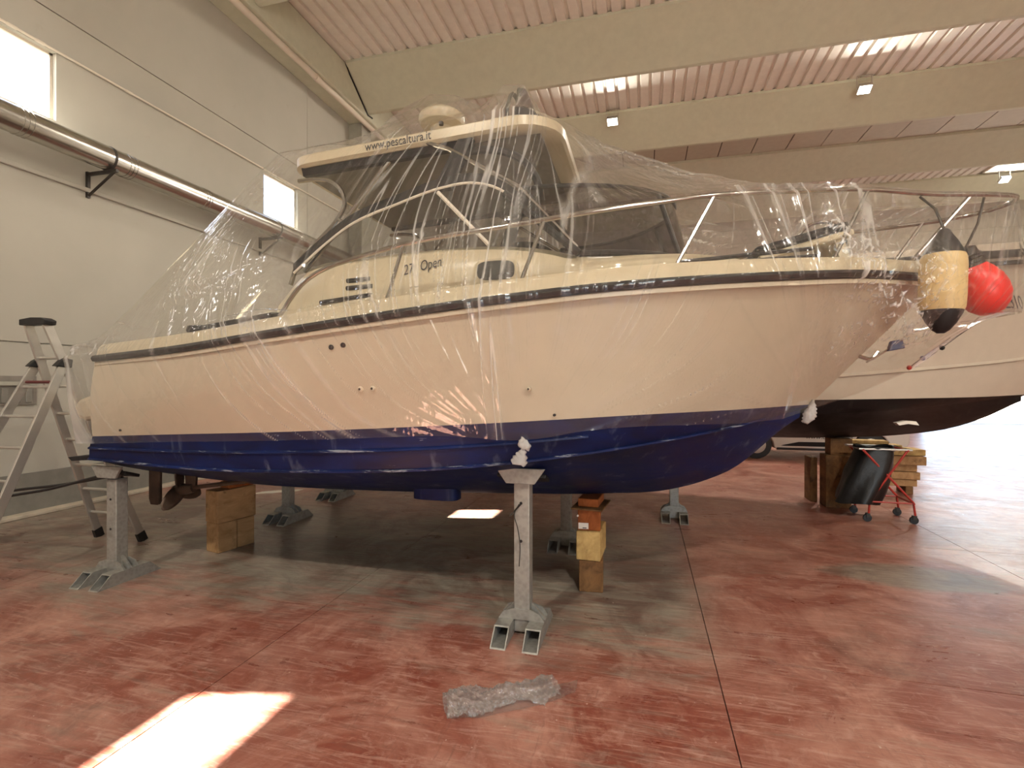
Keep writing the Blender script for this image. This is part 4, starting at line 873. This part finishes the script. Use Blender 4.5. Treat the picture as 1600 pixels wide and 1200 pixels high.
# ------------------------------------------------------------------ second boat behind
Y2 = 7.7
K2 = [(-4.9, .02, .96), (0, .02, .93), (2.47, .02, .93), (3.216, .02, .98), (3.92, .02, 1.12), (4.33, .015, 1.31), (4.55, .012, 1.46)]
C2 = [(-4.9, 1.12, 1.22), (0, 1.12, 1.24), (1.7, 1.02, 1.27), (3.0, .66, 1.34), (4.0, .25, 1.43), (4.56, .012, 1.48)]
W2 = [(-4.9, 1.28, 1.44), (0, 1.28, 1.455), (1.7, 1.16, 1.462), (3.0, .80, 1.48), (4.0, .36, 1.497), (4.62, .012, 1.52)]
S2 = [(-4.9, 1.45, 2.6), (0, 1.6, 2.80), (1.7, 1.5, 2.92), (3.0, 1.2, 3.02), (4.2, .82, 3.12), (5.2, .4, 3.22), (6.0, .012, 3.32)]
boat2 = thing('cabin_cruiser', (0, Y2, 0), 'second white boat with black bottom standing behind the wrapped boat', 'boat')
bot2, top2 = hull_rows(K2, C2, W2, S2, 44, flare=.10)
both(bot2, Y2, MB()).build('hull_bottom', 'black_antifouling', boat2, smooth=True, angle=30)['label'] = 'matt black antifouled bottom'
both(top2, Y2, MB()).build('topsides', WHT2, boat2, smooth=True)
sh2 = top2[-1]
for sgn in (1, -1):
    MB().grid(edge_strip([(0, -.05), (.04, -.04), (.05, 0), (.04, .03), (0, .04)], sgn, sh2, Y2)).build('rub_rail', BLK, boat2, smooth=True)
    MB().grid(edge_strip([(.0, -.13), (.015, -.12), (.015, -.09), (0, -.08)], sgn, sh2, Y2)).build('dark_stripe', DRK, boat2, smooth=True)
    MB().grid([[(p[0], Y2 - sgn * max(p[1] + a_, 0), p[2] + b_) for a_, b_ in ((0, .03), (-.03, .12), (-.12, .13))] for p in sh2]).build('gunwale', WHT2, boat2, smooth=True)
    kn = []
    for i, p in enumerate(top2[0]):
        q = .08 + .22 * max(0, (i - 14) / 30.0); s_p = top2[-1][i]; j = q * 8; j0 = int(j); f_ = j - j0; m = top2[j0][i] * (1 - f_) + top2[j0 + 1][i] * f_
        kn.append([(m[0], Y2 - sgn * (m[1] - .005), m[2] - .02), (m[0], Y2 - sgn * (m[1] + .03), m[2] - .012), (m[0], Y2 - sgn * (m[1] - .002), m[2] + .03)])
    MB().grid(kn).build('spray_rail', WHT2, boat2, smooth=True)
dk = []
for p in sh2:
    b_ = max(p[1] - .1, 0); dk.append([(p[0], Y2 - b_ + 2 * b_ * q, p[2] + .11 + .05 * (1 - (2 * q - 1) ** 2)) for q in np.linspace(0, 1, 5)])
MB().grid(dk).build('deck', WHT2, boat2, smooth=True)
def h2y(x, z):
    f1 = lambda T, k: float(crom([p[0] for p in T], [p[k] for p in T], x)); q = (z - f1(W2, 2)) / (f1(S2, 2) - f1(W2, 2)); return Y2 - (f1(W2, 1) + (f1(S2, 1) - f1(W2, 1)) * q)
ya, yb_ = h2y(3.95, 2.5), h2y(4.5, 2.5)
text_part('registration_number', '.Z310', .23, (3.90, h2y(3.90, 2.53) - .10, 2.50), INK, boat2, yaw=math.atan2(yb_ - ya, .55), wide=.55, tilt=R(-14))
o = MB().prism([(2.90, 1.19), (3.0, 1.215), (3.1, 1.21), (3.13, 1.165), (3.02, 1.18), (2.93, 1.16)], h2y(3, 1.48) + .03, h2y(3, 1.48) + .12).build('white_patch', PAPER, boat2)
# blocks under the second boat
block('timber_post', (2.36, 7.58, 0), (2.66, 7.84, .70), 'timber_dark', 'tall timber block, dark as if backlit, beside the black bag, under the second boat', 0, None, 'timber under the second boat')  # backlit look painted in with the darker timber tone
block('timber_post', (2.42, 7.60, .702), (2.68, 7.82, .925), 'timber_dark', 'upper block, dark as if backlit, touching the black keel, above the tall block', 0, None, 'timber under the second boat')  # same darker tone standing in for backlight
block('timber_post', (2.27, 7.92, 0), (2.36, 8.2, .62), 'timber_dark', 'narrow dark board standing left of the tall dark block', 0, None, 'timber under the second boat')
k = 0
for z0, x0, x1, y0, y1, h_ in ((0.12, 3.22, 3.95, 8.8, 9.1, .10), (.225, 3.18, 3.98, 8.78, 9.06, .11), (.34, 3.25, 3.96, 8.82, 9.12, .10), (.445, 3.15, 4.05, 8.76, 9.1, .13), (.58, 3.1, 4.06, 8.8, 9.14, .09), (.675, 3.05, 3.75, 8.78, 9.0, .06), (.737, 3.0, 3.6, 8.84, 9.05, .05)):
    nm = ('lowest', 'second lowest', 'third lowest', 'middle thick', 'third highest', 'second highest', 'topmost pale')[k]; k += 1
    block('timber_plank', (x0, y0, z0), (x1, y1, z0 + h_), 'timber_pale' if k > 4 else 'timber', '%s plank in the pile behind the red frame trolley' % nm, R(random.uniform(-4, 4)), None, 'planks piled behind the trolley')
for x, nm in ((3.32, 'left'), (3.85, 'right')): block('timber_bearer', (x - .05, 8.8, 0), (x + .05, 9.1, .118), 'timber_dark', '%s short bearer carrying the plank pile' % nm, 0, None, 'bearers of the plank pile')

# ------------------------------------------------------------------ folding trolley with a refuse bag
t = thing('bag_trolley', (2.83, 7.15, 0), 'red folding bag trolley on castors under the second boat', 'trolley')
zf = .09
for y0 in (6.95, 7.36):
    MB().tube([(2.62, y0, zf), (2.63, y0, .25), (3.02, y0, .86)], .013, 8).build('frame_leg', REDP, t, smooth=True)
    MB().tube([(3.10, y0, zf), (3.08, y0, .25), (2.56, y0, .86)], .013, 8).build('frame_leg', REDP, t, smooth=True)
    MB().tube([(2.63, y0, .24), (3.08, y0, .24)], .010, 8).build('lower_bar', REDP, t, smooth=True)
for x, z in ((3.02, .86), (2.56, .86), (2.63, .24), (3.08, .24)): MB().tube([(x, 6.93, z), (x, 7.38, z)], .012, 8).build('cross_bar', REDP, t, smooth=True)
MB().tube([(2.52, 6.94, .87), (3.06, 6.94, .87), (3.06, 7.38, .87), (2.52, 7.38, .87)], .012, 8, closed=True).build('top_hoop', ALU, t, smooth=True)
for x in (2.62, 3.10):
    for y0 in (6.95, 7.36):
        c = MB().tube([(x - .015, y0 - .013, .045), (x - .015, y0 + .013, .045)], .045, 16).build('castor_wheel', BLK, t, smooth=True)
        MB().box((x - .03, y0 - .02, .05), (x + .01, y0 + .02, .10)).build('castor_fork', STEEL, c)
o = thing('refuse_bag', (2.6, 7.12, .2), 'black plastic refuse bag hanging in the red trolley', 'bag'); rows = []
for i in range(18):
    q = i / 17; cx = 2.75 - .20 * q ** 1.3; rx = .20 + .03 * math.sin(q * 3) + .02 * q; ry = .19 + .03 * q; z = .865 - .665 * q; row = []
    for j in range(28):
        an = 2 * math.pi * j / 28; n_ = 1 + .10 * math.sin(5 * an + 3 * q) * (.4 + q) + .08 * (float(vnoise2(np.array(j * .9), np.array(q * 7), 9)) - .5)
        row.append((cx + rx * n_ * math.cos(an), 7.13 + ry * n_ * math.sin(an), z + .015 * math.sin(3 * an)))
    rows.append(row)
mb = MB().grid(rows, wrap=True); mb.add(rows[-1], [tuple(range(28))]); mb.build('bag_body', BAG, o, smooth=True, angle=80)
MB().tube([(p[0], p[1], p[2] + .005) for p in rows[0]], .018, 8, closed=True).build('rolled_rim', BAG, o, smooth=True)

# ------------------------------------------------------------------ white van parked behind
t = thing('white_van', (4.2, 13.0, 0), 'white van with dark sill stripe parked behind the second boat', 'van')
vy0, vy1 = 12.12, 13.9
pf = [(1.55, .45), (1.50, .75), (1.62, .95), (2.35, 1.12), (3.0, 1.80), (3.25, 1.93), (5.1, 1.95), (5.28, 1.85), (5.32, .45), (5.2, .24), (1.75, .24)]
def arch(cx, n=9): return [(cx - .36 * math.cos(math.pi * k / (n - 1)), .24 + .40 * math.sin(math.pi * k / (n - 1))) for k in range(n)]
outl = pf[:10] + arch(4.62)[::-1] + arch(2.42)[::-1] + [pf[10]]
MB().prism(outl, vy0, vy1).build('body', VANW, t, bevel=0.03)
MB().prism([(2.95, .33), (3.25, .40), (4.2, .41), (4.2, .31), (2.9, .31)], vy0 - .012, vy0 + .01).build('sill_stripe', DRK, t)
MB().box((2.82, vy0 - .015, .22), (4.22, vy0 + .05, .27)).build('sill', BLK, t)
for a_, b_ in ((2.75, 3.6), (3.7, 4.4), (4.5, 5.1)): MB().prism([(a_ + (.15 if a_ < 3 else 0), 1.22), (b_, 1.22), (b_, 1.72), (a_ + (.42 if a_ < 3 else 0), 1.72)], vy0 - .006, vy0 + .01).build('window', DRK, t)
for cx in (2.42, 4.62):
    for y0 in (vy0 + .02, vy1 - .22):
        wl_ = MB().lathe([(.20, 0), (.30, .005), (.315, .04), (.315, .16), (.30, .195), (.20, .2)], (cx, y0, .315), 28, (0, 1, 0)).build('tyre', BLK, t, smooth=True)
        MB().lathe([(.19, -.004), (.17, -.01), (.05, -.005), (.01, -.004)], (cx, y0, .315), 20, (0, 1, 0)).build('rim', ALU, wl_, smooth=True)
text_part('side_lettering', 'www.bluenautys', .13, (3.38, vy0 - .004, .475), INK, t, wide=1.05)
